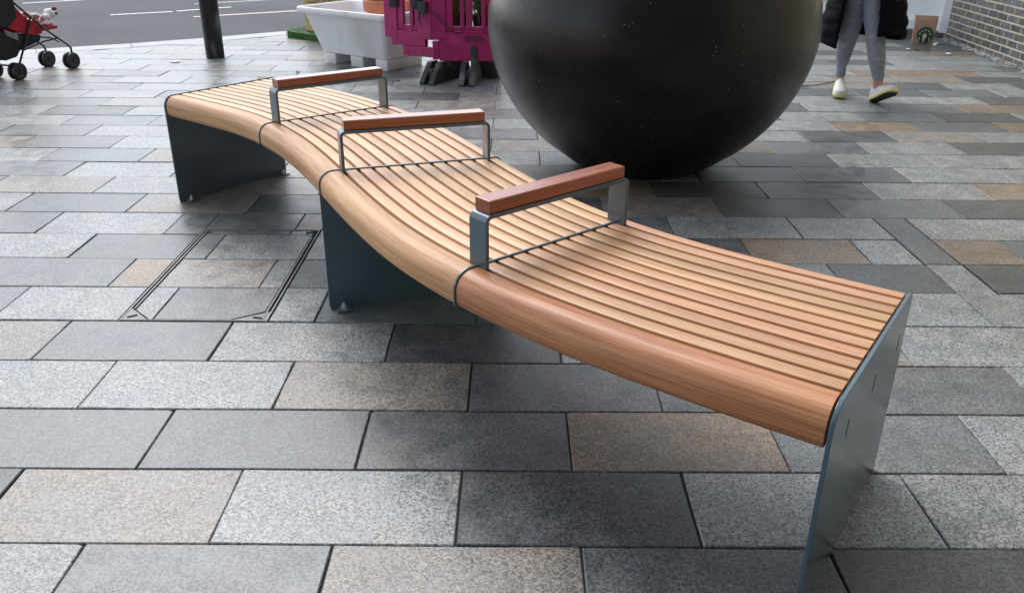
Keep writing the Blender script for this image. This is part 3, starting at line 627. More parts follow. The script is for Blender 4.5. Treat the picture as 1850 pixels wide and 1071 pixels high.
# ------------------------------------------------------------------ pink barriers
M_pink = mat('magenta_plastic', (.37, .010, .115), rough=.42, vary=.08, scale=10, blotch=.14, bl_scale=3, c2=(.42, .025, .145), contrast=(.5, .75))
def barrier(name, label, O, ang, W_, front_feet=True, zb=.19):
    b = thing(name, label, 'barrier', (O[0], O[1], 0), ang, 'pink plastic site barriers'); t = .028
    mm = MB()
    mm.box(.085, W_-.085, -t, t, zb, .425)                       # lower panel
    lp = mm.build('panel', M_pink, b, bevel=.006)
    mm = MB(); mm.box(.155, W_-.155, -t*.55, t*.55, .426, .47); mm.build('sill', M_pink, b, bevel=.006)
    mm = MB(); mm.box(.155, W_-.155, -t, t, .90, 1.02); mm.build('top_rail', M_pink, b, bevel=.006)
    mm = MB(); mm.box(0.02, .150, -t*1.15, t*1.15, .36, 1.02); mm.build('end_post', M_pink, b, bevel=.008)
    mm = MB(); mm.box(W_-.150, W_-.02, -t*1.15, t*1.15, .36, 1.02); mm.build('end_post', M_pink, b, bevel=.008)
    x = .205+.064; 
    while x < W_-.16:
        mm = MB(); mm.rings([[(x+dx, dy, z) for dx, dy in ((-.0, -t*.9), (.034, -t*.9), (.034, t*.9), (-.0, t*.9))] for z in (.45, .92)]); mm.build('picket', M_pink, b, bevel=.006)
        mm = MB(); mm.box(x+.05, x+.10, -t*.9, t*.9, .45, .92); mm.build('picket', M_pink, b, bevel=.006)
        x += .18
    mm = MB(); mm.box(.15, .205, -t*.8, t*.8, .43, .92); mm.build('picket', M_pink, b, bevel=.006)
    # rounded ledges under each opening and the oval grip
    for x0 in (.215, .305, .49, .68):
        if x0 + .16 < W_-.12: mm = MB(); mm.tube([(x0, -t-.001, .427), (x0+.07 if x0 < .25 else x0+.15, -t-.001, .427)], .008, 8); mm.build('ledge', M_pink, b, 60)
    for x0 in (.385, .385+.8):
        if x0 + .1 < W_-.1:
            rim = [(x0+sx*.05+.03*math.cos(R(a_)), .371+.03*math.sin(R(a_))) for sx, a_ in [(1, -90+20*k) for k in range(10)] + [(-1, 90+20*k) for k in range(10)]]
            mm = MB(); mm.tube([(x_, -t-.001, z_) for x_, z_ in rim+rim[:1]], .005, 6); g = mm.build('grip', M_pink, b, 60)
            vs, fs = extrude_poly([(x0+(p_-x0)*.9, .371+(z_-.371)*.85) for p_, z_ in rim], -t-.0035, -t+.001, lambda p_, z_, y_: (p_, y_, z_)); obj('recess_shade', mesh('recess_shade', vs, fs), mat_rec, g)
    return b
mat_rec = mat('magenta_recess_shade', (.15, .008, .05), rough=.5)  # darker magenta plate; shade of the grip hollow painted in
b1 = barrier('barrier', 'magenta plastic site barrier half hidden by the giant black pot', (-.70, 7.43), R(-2), 1.15)
t = .028
mm = MB(); mm.box(.03, .085, -t*1.2, t*1.2, .20, .35); mm.build('hinge_lug', M_pink, b1, bevel=.006)
for x0 in (.15, .62):
    for k, z in enumerate((.31, .285, .235)):
        mm = MB(); mm.box(x0+.0, x0+.09 - (.02 if k == 2 else 0), -t-.004, -t+.001, z, z+.006); mm.build('rib', M_pink, b1)
mm = MB(); mm.rings([[(.354+dx*.054, -t-.012+dy*.014, z) for dx, dy in ((0, 0), (1, 0), (1, 1), (0, 1))] for z in (.10, .30)] + [[(.364+dx*.034, -t-.010+dy*.012, .32) for dx, dy in ((0, 0), (1, 0), (1, 1), (0, 1))]]); mm.build('foot_strap', M_rubber, b1, bevel=.004)
b2 = barrier('barrier', 'short magenta plastic barrier panel overlapping the end of the white trough', (-1.10, 7.615), math.atan2(-.19, .42), .50, zb=.30)
mm = MB(); mm.box(.19, .50, -t*.9, t*.9, .215, .2985); mm.build('lower_lug', M_pink, b2, bevel=.006)
for sx in (.24, .38):
    mm = MB(); mm.tube([(sx, -t-.004, .255), (sx, -t+.002, .255)], .014, 12); mm.build('boss', M_pink, b2)
# rubber feet of the barrier
def foot(x, y, ang):
    T_ = Matrix.Translation((x, y, 0)) @ Matrix.Rotation(ang, 4, 'Z')
    mm = MB(); mm.box(-.02, .02, -.12, .12, .002, .12, T_); f = mm.build('rubber_foot', M_rubber, b1)
    for s_ in (-1, 1):
        for xo in (-.045, .045):
            mm = MB(); pr = [(.0, .0), (.20, .0), (.205, .02), (.05, .175), (.0, .175)]
            vs, fs = extrude_poly([(a*s_, z) for a, z in pr], xo-.024, xo+.024, lambda a, z, t_: T_ @ Vector((t_, a, z))); mm.add(vs, fs)
            mm.build('ramp', M_rubber, f, bevel=.006)
foot(.055, .06, R(-22))
foot(.345, .015, R(-6))
# clip, strap and cables on the barriers
M_clip = mat('dark_green_grey_plastic', (.03, .045, .045), rough=.4, vary=.2, scale=20)
cl = thing('clamp', 'dark plastic clamp hooked over the magenta barrier corner', 'clamp', (-.745, 7.38, .60), R(-10))
mm = MB(); mm.box(-.035, .035, -.02, .03, -.02, .07); mm.build('jaw', M_clip, cl, bevel=.008)
mm = MB(); mm.tube([(-.02, -.015, -.01), (-.025, -.025, -.07), (-.005, -.02, -.12)], [.014, .011, .006], 8); mm.build('handle', M_clip, cl, 60)
mm = MB(); mm.tube([(.015, -.02, 0), (.01, -.03, -.05)], [.012, .008], 8); mm.build('handle', M_clip, cl, 60)
ca = thing('cable', 'thin black cable drooping from the clamp across the magenta barrier', 'cable', (-.71, 7.36, .62))
mm = MB(); mm.tube([(.0, 0, 0), (.05, -.005, -.035), (.12, .0, -.10), (.19, .005, -.165), (.24, .012, -.195), (.28, .022, -.19)], .0045, 6); mm.build('flex', M_black, ca, 60)
for x_, y_, lb in ((-1.0, 7.54, 'dark rubber cap at the top left of the short magenta barrier'), (-.80, 7.42, 'dark rubber cap beside the clamp on the magenta barrier')):
    q = thing('rubber_cap', lb, 'cap', (x_, y_, .62)); mm = MB(); mm.rings([rrect(.035, .03, .01, -.012, 2), rrect(.04, .034, .012, .0, 2), rrect(.04, .034, .012, .10, 2)]); mm.build('cap', M_clip, q, 40)
# grassy plants behind the barrier
M_blade = mat('grass_blade', (.10, .24, .05), rough=.45, vary=.4, scale=6)
for k, (x_, y_, lb) in enumerate(((-.50, 7.80, 'tall grassy green plant in a dark pot behind the left slots of the magenta barrier'), (-.20, 7.78, 'grassy green plant in a dark pot behind the barrier slots nearest the giant pot'))):
    gp = thing('grass_plant', lb, 'plant', (x_, y_, 0))
    mm = MB(); mm.lathe([(.11, 0), (.145, .50), (.15, .53), (.138, .53), (.135, .48)], 24, cap1=False); mm.build('pot', M_clip, gp, 35)
    mm = MB(); mm.lathe([(.001, .485), (.137, .48)], 24, cap1=False); mm.build('soil', M_soil, gp)
    o = blades('leaves', 240, .06, .25, .70, gp, M_blade, .6, .006, 5+k); o.location = (0, 0, .47)
# ------------------------------------------------------------------ brick building on the right
def wall_frame(A, B):
    A, B = Vector(A), Vector(B); d = (B-A).normalized(); n = Vector((d.y, -d.x)); return A, d, n
M_mortar = mat('cream_mortar', (.52, .46, .31), rough=.9, vary=.12, scale=40, coords='World')
brick_mats = [mat('glazed_brick_%s' % nm, c, rough=.32, vary=.30, scale=14, blotch=.12, randval=.2, bump=.002) for nm, c in (('blue', (.098, .108, .118)), ('green', (.105, .118, .108)), ('purple', (.108, .105, .112)), ('grey', (.125, .13, .128)))]
wa = math.atan2(-2.043, -.176)              # local +x runs towards the camera along the wall face
wall = thing('brick_wall', 'dark glazed brick wall with cream mortar at the top right corner', 'wall', (5.083, 10.311, 0), wa)
mm = MB(); mm.box(0, 9.5, -.0012, .30, -.02, 7.0); mm.build('mortar_core', M_mortar, wall)
BLEN, BH, CR = .212, .062, .075
g = .0
def bmesh_brick(l):
    mb = MB(); c = .003
    mb.rings([[(x, y, z) for x, z in ((c, c), (l-c, c), (l-c, BH-c), (c, BH-c))] if y < 0 else [(x, y, z) for x, z in ((0, 0), (l, 0), (l, BH), (0, BH))] for y in (-.003, .0, .03)])
    me = mesh('brick', mb.v, mb.f); me.materials.append(brick_mats[0]); return me
bfull, bhalf = bmesh_brick(BLEN), bmesh_brick(.1025)
brest = [MB() for _ in brick_mats]
cnt = 0
for r_ in range(93):
    z0 = .008 + r_*CR; x = .004; first = True; k = 0
    while x < 9.4:
        half = (r_ % 2 == 1 and k == 0); l = .1025 if half else BLEN
        mi_ = rnd.choices((0, 1, 2, 3), (4, 3, 2, 3))[0]
        if r_ < 11 and x < 3.0:
            o = obj('brick', bhalf if half else bfull, brick_mats[mi_], wall); o.location = (x, rnd.uniform(-.0010, .0004), z0 + rnd.uniform(-.001, .001)); cnt += 1
        else:
            brest[mi_].add([(x, 0, z0), (x+l, 0, z0), (x+l, 0, z0+BH), (x, 0, z0+BH), (x, .03, z0), (x+l, .03, z0), (x+l, .03, z0+BH), (x, .03, z0+BH)], [(0, 1, 2, 3), (1, 5, 6, 2), (4, 0, 3, 7), (3, 2, 6, 7), (0, 4, 5, 1)])
        x += l+.013; k += 1
allb = MB(); mi = []
for q, b_ in enumerate(brest): allb.add(b_.v, b_.f); mi += [q]*len(b_.f)
me = mesh('brick', allb.v, allb.f)
for q in brick_mats: me.materials.append(q)
me.polygons.foreach_set('material_index', mi)
o = bpy.data.objects.new('brick', me); col.objects.link(o); o.parent = wall; o['kind'] = 'stuff'
# rough mortar fillet along the foot of the wall
M_grit = mat('pale_mortar_droppings', (.30, .30, .285), rough=.9, c2=(.08, .08, .08), scale=26, detail=6, contrast=(.45, .62), coords='World', bump=.01)
mb = MB(); rings = []
for k in range(121):
    x = k*.05; w_ = .05 + .035*math.sin(k*.9) + rnd.uniform(-.015, .02); hh = .012 + rnd.uniform(0, .012)
    rings.append([(x, -.001, .002), (x, -w_, .003), (x, -w_*.6, hh*.7), (x, -.003, hh+.012)])
mb.rings(rings); mb.build('mortar_fillet', M_grit, wall)
# ------------------------------------------------------------------ shopfront beside the brick wall
sa = math.atan2(.55, -.84)
shop = thing('shopfront', 'white framed shopfront with pale glazing next to the brick wall', 'shopfront', (5.095, 10.36, 0), sa)   # local +x runs away to the left, local +y is towards the viewer
M_wframe = mat('white_frame_paint', (.86, .87, .88), rough=.35, vary=.04, scale=5)
M_panel = mat('pane_reflection', (.84, .86, .86), rough=.6, vary=.05, scale=4)  # pale sheet behind the glass standing in for the street's reflection
mm = MB(); mm.box(0, 3.0, -.16, -.01, -.02, .085); mm.build('plinth_core', M_mortar, shop)
for k in range(13):
    o = obj('brick', bfull, brick_mats[k % 4], shop); o.location = (.225*(k+1)-.005, -.004, .008); o.rotation_euler = (0, 0, math.pi)
mm = MB(); mm.box(-.07, .055, -.10, .085, .075, 2.9); mm.build('frame_post', M_wframe, shop, bevel=.004)
for x in (1.45, 2.9):
    mm = MB(); mm.box(x, x+.08, -.10, .03, .087, 2.9); mm.build('frame_post', M_wframe, shop, bevel=.004)
for x0, x1 in ((.0555, 1.4495), (1.5305, 2.8995)):
    mm = MB(); mm.box(x0, x1, -.09, .012, .087, .19); mm.build('bottom_rail', M_wframe, shop, bevel=.004)
    mm = MB(); mm.box(x0, x1, -.09, .012, 2.75, 2.9); mm.build('top_rail', M_wframe, shop, bevel=.004)
    M_glass = M_glass if 'M_glass' in globals() else mat('shop_glass', (.05, .055, .06), rough=.03, spec=.8)
    gm = bpy.data.materials.get('shop_pane') or bpy.data.materials.new('shop_pane'); gm.use_nodes = True; gb = gm.node_tree.nodes['Principled BSDF']; gb.inputs['Roughness'].default_value = .02; gb.inputs['Base Color'].default_value = (.9, .95, .95, 1); gb.inputs['Alpha'].default_value = .14
    mm = MB(); mm.box(x0, x1, -.045, -.037, .191, 2.749); mm.build('pane', gm, shop)
    mm = MB(); mm.box(x0, x1, -.13, -.115, .191, 2.749); mm.build('reflection_panel', M_panel, shop)
    for q, (z, cc) in enumerate(((.235, (.80, .83, .83)), (.36, (.50, .56, .56)))):
        pass
# ------------------------------------------------------------------ paper bag against the shopfront
M_kraft = mat('kraft_paper', (.42, .27, .185), rough=.75, vary=.12, scale=14, blotch=.08, bump=.004, bscale=9)
M_kraft_dark = mat('kraft_paper_inside_shaded', (.10, .06, .04), rough=.85)  # darker copy of the paper; shade inside the bag put into the colour
bag = thing('paper_bag', 'brown paper carrier bag with round green logo leaning by the shopfront', 'paper bag', (4.70, 10.03, 0), math.atan2(-.36, 1))
def bring(w_, d_, z, sh=0): return [(-w_+sh, -d_, z), (-.02+sh, -d_-.004, z), (w_+sh, -d_, z), (w_*1.0+sh, 0, z), (w_+sh, d_, z), (0+sh, d_, z), (-w_+sh, d_, z), (-w_*1.0+sh, 0, z)]
mb = MB(); mb.rings([bring(.105, .055, .0), bring(.108, .058, .02), bring(.112, .062, .15), bring(.118, .055, .26), bring(.122, .045, .295), bring(.115, .040, .29), bring(.105, .045, .18)], True, True, False)
mb.build('sack', M_kraft, bag)
mb = MB(); mb.rings([bring(.106, .042, .17), bring(.106, .042, .175)]); mb.build('inside', M_kraft_dark, bag)
M_lgreen = mat('logo_green', (.012, .075, .032), rough=.6, vary=.15, scale=20); M_lwhite = mat('logo_cream', (.62, .58, .50), rough=.7); M_lblack = mat('logo_black', (.035, .03, .022), rough=.7)
def disc(name, cx_, cz_, rx, rz, y, m, parent, n=28, a0=0, a1=360):
    vs = [(cx_, y, cz_)] + [(cx_+rx*math.cos(R(a0+(a1-a0)*k/n)), y, cz_+rz*math.sin(R(a0+(a1-a0)*k/n))) for k in range(n+1)]
    vs2 = [(v[0], v[1]+.0008, v[2]) for v in vs]; N = len(vs)
    fs = [(0, k+1, k+2) for k in range(n)] + [(N, N+k+2, N+k+1) for k in range(n)] + [(k+1, N+k+1, N+k+2, k+2) for k in range(n)]
    return obj(name, mesh(name, vs+vs2, fs), m, parent)
lg = disc('logo', .012, .095, .088, .088, -.0665, M_lgreen, bag)
disc('logo_ring', .012, .06, .060, .052, -.0672, M_lblack, lg)
disc('logo_face', .008, .083, .021, .028, -.0680, M_lwhite, lg)
disc('logo_face', .004, .045, .010, .03, -.0680, M_lwhite, lg)
for a_, r_ in ((90, .062), (55, .060), (125, .060), (160, .058), (20, .058)):
    cx_, cz_ = .010+r_*math.cos(R(a_)), .088+r_*math.sin(R(a_))
    vs = []; 
    for k in range(10):
        q = .013 if k % 2 == 0 else .006; vs.append((cx_+q*math.cos(R(90+36*k)), cz_+q*math.sin(R(90+36*k))))
    v3, f3 = extrude_poly(vs, -.0680, -.0674, lambda a, b, t_: (a, t_, b)); obj('logo_star', mesh('logo_star', v3, f3), M_lwhite, lg)
for sx in (-.045, .06):
    mb = MB(); mb.tube([(sx, -.067, .03), (sx+.006, -.0672, .05), (sx-.004, -.0672, .07)], .004, 6); mb.build('logo_wave', M_lwhite, lg)
# ------------------------------------------------------------------ litter
M_tissue = mat('white_tissue', (.80, .79, .76), rough=.8, vary=.06, scale=30); M_dleaf = mat('dead_leaf', (.16, .07, .03), rough=.7, vary=.3, scale=40)
def crumple(name, x, y, r_, label, m, sq=.6, cat='litter', group=None, seed=0):
    rr = random.Random(seed); bm = bmesh.new(); bmesh.ops.create_icosphere(bm, subdivisions=2, radius=r_)
    for v in bm.verts: v.co *= rr.uniform(.7, 1.2); v.co.z *= sq
    zmin = min(v.co.z for v in bm.verts)
    for v in bm.verts: v.co.z -= zmin
    me = bpy.data.meshes.new(name); bm.to_mesh(me); bm.free(); o = obj(name, me, m, None, label, cat, group); o.location = (x, y, .001); o.rotation_euler = (0, 0, rr.uniform(0, 6)); return o
crumple('tissue', 4.74, 9.80, .022, 'crumpled white tissue lying just in front of the paper bag', M_tissue, seed=1)
crumple('tissue', 4.79, 9.86, .020, 'small crumpled white tissue touching the foot of the paper bag', M_tissue, seed=2)
crumple('tissue', -3.244, 8.367, .045, 'flat scrap of white paper on the paving near the black bollard', M_tissue, .12, seed=3)
crumple('tissue', 4.33, 9.52, .022, 'pale scrap of paper on the paving between walker and paper bag', M_tissue, .3, seed=4)
crumple('tissue', 4.62, 9.2, .03, 'pale scrap of paper on the paving beside the brick wall', M_tissue, .25, seed=5)
crumple('tissue', -1.954, 7.865, .018, 'tiny white scrap on the paving in front of the white trough', M_tissue, .5, seed=6)
crumple('dead_leaf', -1.0, 7.50, .035, 'curled brown dead leaf on the paving beside the barrier', M_dleaf, .15, 'leaf', seed=7)
crumple('dead_leaf', 4.40, 9.48, .025, 'small dark leaf on the paving near the paper bag', M_dleaf, .3, 'leaf', seed=8)
mb = MB()
for k in range(420):
    x = rnd.uniform(0, 4.5); y = -abs(rnd.gauss(0.04, .07)); s_ = rnd.uniform(.003, .010)
    c = Vector((x, y, .003)); a_ = rnd.uniform(0, 3)
    mb.add([c+Vector((s_*math.cos(a_+q*2.09), s_*math.sin(a_+q*2.09), 0)) for q in range(3)] + [c+Vector((0, 0, s_*.9))], [(0, 1, 3), (1, 2, 3), (2, 0, 3), (2, 1, 0)])
mb.build('grit', M_grit, wall, kind='stuff')
cb = thing('cable', 'thin pale brown cable lying on the paving behind the giant black pot', 'cable', (2.3, 7.33, .006))
mb = MB(); mb.tube([(0, 0, 0), (.10, .035, 0), (.22, .06, 0), (.33, .10, .0), (.42, .16, 0), (.52, .24, 0), (.60, .34, 0)], .0035, 6); mb.build('flex', M_dleaf, cb, 60)

# ------------------------------------------------------------------ pushchair
M_red = mat('red_fabric', (.36, .012, .02), rough=.8, vary=.2, scale=18, blotch=.15)
M_fab = mat('black_fabric', (.012, .012, .014), rough=.85, vary=.3, scale=20)
M_tube = mat('black_tube', (.012, .012, .013), rough=.3)
M_gfab = mat('grey_fabric', (.22, .21, .20), rough=.85, vary=.2, scale=12, stretch=(1, 1, 4))
pram = thing('pushchair', 'red and black folding pushchair at the left edge of the picture', 'pushchair', (-4.27, 7.72, 0), math.atan2(.954, .3))     # local x forward, local y to its left
def side(poly, y0, y1): return extrude_poly(poly, y0, y1, lambda a, z, t_: (a, t_, z))
def part(name, m, pieces, smooth=None, bevel=0, par=None):
    mb = MB()
    for v_, f_ in pieces: mb.add(v_, f_)
    return mb.build(name, m, par or pram, smooth, bevel)
for sy in (-.17, .17):
    mb = MB(); mb.tube([(-.55, sy, 1.02), (-.42, sy, .86), (-.244, sy, .651), (-.104, sy, .519), (.044, sy, .387), (.168, sy, .292), (.27, sy*.95, .222), (.315, sy*.9, .185), (.325, sy*.85, .12)], .0095, 8); mb.build('main_tube', M_tube, pram, 60)
    mb = MB(); mb.tube([(-.295, sy*.85, .10), (-.18, sy*.95, .30), (-.08, sy, .49)], .009, 8); mb.build('rear_leg', M_tube, pram, 60)
    mb = MB(); mb.tube([(-.24, sy, .237), (.005, sy, .28), (.17, sy, .290)], .008, 8); mb.build('brace', M_tube, pram, 60)
mb = MB(); mb.tube([(.18, -.165, .255), (.19, -.08, .285), (.19, .08, .285), (.18, .165, .255)], .008, 8); mb.build('front_crossbar', M_tube, pram, 60)
mb = MB(); mb.tube([(-.27, -.15, .11), (-.27, .15, .11)], .008, 8); mb.build('rear_axle', M_tube, pram, 60)
for sy in (-.14, .14):
    part('side_panel', M_red, [side([(-.226, .631), (-.126, .503), (.044, .395), (.030, .344), (-.052, .340), (-.206, .380), (-.312, .43), (-.30, .52)], sy-.012, sy+.012)], bevel=.006)
part('seat', M_red, [side([(.05, .375), (.05, .352), (-.20, .375), (-.36, .62), (-.44, .80), (-.425, .81), (-.34, .63), (-.19, .40)], -.128, .128)], bevel=.006)
part('footrest', M_red, [side([(.035, .395), (.20, .392), (.25, .385), (.243, .362), (.109, .358), (.035, .36)], -.125, .125)], bevel=.008)
part('hood', M_fab, [side([(-.41, .435), (-.312, .448), (-.242, .497), (-.217, .53), (-.224, .637), (-.14, .86), (-.24, 1.0), (-.44, .97), (-.54, .78), (-.50, .55)], -.19, .19)], bevel=.02)
bk = part('basket', M_fab, [side([(-.47, .24), (-.40, .175), (-.281, .19), (-.235, .235), (-.001, .283), (.023, .335), (-.2, .36), (-.33, .41), (-.46, .42)], -.15, .15)], bevel=.015)
part('cloth', M_gfab, [side([(-.363, .426), (-.235, .373), (-.237, .319), (-.347, .374)], -.156, -.1505)], bevel=.004, par=bk)
def tyre(c, ax, r_, w_, name='wheel'):
    mb = MB(); pr = [(0, -w_*.35), (r_*.55, -w_*.35), (r_*.62, -w_*.5), (r_*.92, -w_*.5), (r_, -w_*.3), (r_, w_*.3), (r_*.92, w_*.5), (r_*.62, w_*.5), (r_*.55, w_*.35), (0, w_*.35)]
    n = 24; rings = [[(c[0]+q*math.cos(6.2832*k/n), c[1]+z, c[2]+q*math.sin(6.2832*k/n)) for k in range(n)] for q, z in pr]
    mb.rings(rings); return mb.build(name, M_black, pram, 40)
for ux, syc in ((.305, -.14), (.305, .14), (-.29, -.12), (-.29, .14)):
    for dy in (-.024, .024):
        wh = tyre((ux, syc+dy, .072), None, .072, .028)
        mb = MB(); y_ = syc+dy-.0142; n = 16
        mb.rings([[(ux+q*math.cos(6.2832*k/n), yy, .072+q*math.sin(6.2832*k/n)) for k in range(n)] for q, yy in ((.020, y_+.004), (.018, y_-.002), (.0, y_-.002))]); mb.build('hub', M_tube, wh, 40)
# soft toy on the seat
M_plush = mat('white_plush', (.78, .76, .76), rough=.95, c2=(.55, .10, .13), scale=16, contrast=(.50, .56), bump=.006)
M_plush_w = mat('white_plush_plain', (.80, .78, .78), rough=.95, vary=.08, scale=40, bump=.006)
toy = thing('soft_toy', 'white and red plush toy lying on the pushchair seat', 'soft toy', (-4.27, 7.72, 0), math.atan2(.954, .3))
def blob(name, c, r_, m, seed, amp=.14, parent=None):
    rr = random.Random(seed); bm = bmesh.new(); bmesh.ops.create_icosphere(bm, subdivisions=3, radius=1)
    for v in bm.verts:
        k = 1+amp*math.sin(v.co.x*5+seed)*math.cos(v.co.y*6+seed*2)*math.sin(v.co.z*5+1)+rr.uniform(-.03, .03); v.co = Vector((c[0]+v.co.x*r_[0]*k, c[1]+v.co.y*r_[1]*k, c[2]+v.co.z*r_[2]*k))
    me = bpy.data.meshes.new(name); bm.to_mesh(me); bm.free()
    for pl in me.polygons: pl.use_smooth = True
    return obj(name, me, m, parent)
blob('body', (.13, -.03, .425), (.13, .09, .045), M_plush, 2, .3, toy)
hd = blob('head', (.245, -.07, .485), (.055, .05, .045), M_plush_w, 3, .15, toy)
blob('ear', (.27, -.10, .525), (.03, .012, .016), M_red, 4, .1, hd); blob('eye', (.262, -.122, .487), (.014, .006, .014), M_black, 5, .05, hd)
blob('arm', (.05, -.08, .485), (.06, .03, .028), M_plush, 6, .3, toy); blob('arm', (.16, -.09, .47), (.05, .03, .025), M_plush_w, 7, .2, toy); blob('leg', (-.02, -.05, .50), (.055, .035, .03), M_plush, 8, .3, toy)
# ------------------------------------------------------------------ walking person
PO = Vector((2.8, 6.9)); PD = Vector((.93, -.37)).normalized(); PN = Vector((PD.y, -PD.x))     # PN points to the camera side
if PN.y > 0: PN = -PN
def pp(u, z, dep=0.0):
    """point on the figure: u across the figure, z up, dep towards the camera"""
    P = Vector((PO.x + PD.x*u, PO.y + PD.y*u, z)); C0 = Vector((0, 0, CAM_H)); v = P-C0
    k = 1 - dep/math.hypot(PO.x, PO.y); return C0 + v*k
per = thing('person', 'person in black puffer coat and grey leggings walking past the black pot', 'person', (2.80, 6.9, 0))
def loc(v): return Vector(v) - Vector((2.80, 6.9, 0))
M_leg = mat('grey_leggings', (.26, .285, .335), rough=.8, vary=.10, scale=20, blotch=.12, bl_scale=8, bump=.012, bscale=13, stretch=(1, 1, 2.2))
M_skin = mat('skin', (.52, .28, .19), rough=.55, vary=.05, scale=10)
M_coat = mat('black_puffer_nylon', (.004, .005, .008), rough=.7, spec=.08, vary=.15, scale=10, bump=.006, bscale=22)
M_lining = mat('black_lining', (.006, .006, .007), rough=.9)
M_shoe = mat('white_knit', (.74, .74, .72), rough=.7, vary=.08, scale=60, bump=.002, c2=(.66, .66, .60))
M_sole = mat('pale_yellow_foam', (.72, .66, .30), rough=.6, vary=.08, scale=20)
M_outs = mat('dark_outsole', (.07, .06, .03), rough=.7, vary=.3, scale=25)
M_hair = mat('dark_brown_hair', (.03, .018, .012), rough=.5, vary=.4, scale=40, stretch=(1, 1, .2))
nodes = [  # (u, z, dep, radius, parent)
 (-.055, .90, 0, .135, None), (-.06, 1.06, 0, .115, 0), (-.06, 1.22, 0, .13, 1), (-.06, 1.38, 0, .125, 2), (-.06, 1.47, 0, .055, 3), (-.06, 1.53, .01, .052, 4), (-.055, 1.60, .02, .085, 5), (-.055, 1.67, .015, .085, 6), (-.055, 1.73, .01, .05, 7),
 (-.125, .84, -.01, .088, 0), (-.12, .73, -.02, .080, 9), (-.138, .52, -.06, .070, 10), (-.152, .40, -.09, .062, 11), (-.156, .33, -.105, .056, 12), (-.157, .25, -.115, .038, 13), (-.155, .17, -.12, .030, 14), (-.155, .11, -.12, .030, 15), (-.155, .06, -.10, .028, 16),
 (-.02, .84, .01, .088, 0), (.0, .70, .03, .078, 18), (.040, .56, .06, .069, 19), (.062, .465, .075, .062, 20), (.080, .38, .085, .065, 21), (.105, .28, .095, .055, 22), (.132, .17, .10, .036, 23), (.138, .115, .10, .032, 24), (.15, .07, .10, .030, 25),
 (-.24, 1.40, 0, .055, 3), (-.30, 1.18, -.03, .045, 27), (-.29, .98, .05, .036, 28), (-.28, .90, .08, .03, 29),
 (.12, 1.40, 0, .055, 3), (.19, 1.18, .0, .045, 31), (.18, .98, .06, .036, 32), (.17, .90, .09, .03, 33)]
bm = bmesh.new(); sk = bm.verts.layers.skin.verify(); bv = []
for u, z, d, r_, pa in nodes:
    v = bm.verts.new(loc(pp(u, z, d))); v[sk].radius = (r_*1.17, r_*1.17); bv.append(v)
bv[0][sk].use_root = True
for k, nd in enumerate(nodes):
    if nd[4] is not None: bm.edges.new((bv[nd[4]], bv[k]))
me = bpy.data.meshes.new('body'); bm.to_mesh(me); bm.free()
body = obj('body', me, None, per)
md = body.modifiers.new('skin', 'SKIN'); md.use_smooth_shade = True
sb = body.modifiers.new('sub', 'SUBSURF'); sb.levels = 2; sb.render_levels = 2
# bake so that materials follow the body: skin at ankles, neck and head, leggings on the legs
dg = bpy.context.evaluated_depsgraph_get(); dg.update()
me2 = bpy.data.meshes.new_from_object(body.evaluated_get(dg)); body.modifiers.clear(); body.data = me2
me2.materials.clear(); me2.materials.append(M_leg); me2.materials.append(M_skin)
for pl in me2.polygons:
    pl.use_smooth = True; z = pl.center.z; pl.material_index = 1 if (z < .175 or z > 1.45 or (.80 < z < .97 and abs((pl.center.xy).dot(PD)+.055) > .19)) else 0
# trouser cuffs
for u, z, d, r_ in ((-.155, .190, -.12, .038), (.128, .190, .10, .045)):
    c = loc(pp(u, z, d)); mb = MB(); mb.lathe([(r_-.006, -.018), (r_, -.018), (r_+.001, 0), (r_, .02), (r_-.008, .022)], 20, c, False, False); mb.build('cuff', M_leg, per, 60)
# face and hair
hc = loc(pp(-.055, 1.655, .015)); fd = Vector((PN.x, PN.y, 0)); rt = Vector((PD.x, PD.y, 0))
mb = MB(); c = hc + fd*.088 - Vector((0, 0, .01)); mb.tube([c+Vector((0, 0, .03)), c+fd*.012, c+fd*.022-Vector((0, 0, .022))], [.008, .011, .013], 8); mb.build('nose', M_skin, body, 60)
for s_ in (-1, 1):
    blob('eye', hc + fd*.080 + rt*s_*.032 + Vector((0, 0, .012)), (.010, .010, .007), M_black, 20+s_, 0, body); blob('ear', hc + rt*s_*.088, (.010, .018, .028), M_skin, 22+s_, 0, body)
blob('mouth', hc + fd*.076 - Vector((0, 0, .048)), (.022, .010, .006), M_red, 25, 0, body)
blob('hair', hc - fd*.028 + Vector((0, 0, .035)), (.102, .100, .105), M_hair, 26, .06, per); blob('hair', hc - fd*.085 - Vector((0, 0, .10)), (.07, .06, .15), M_hair, 27, .08, per)
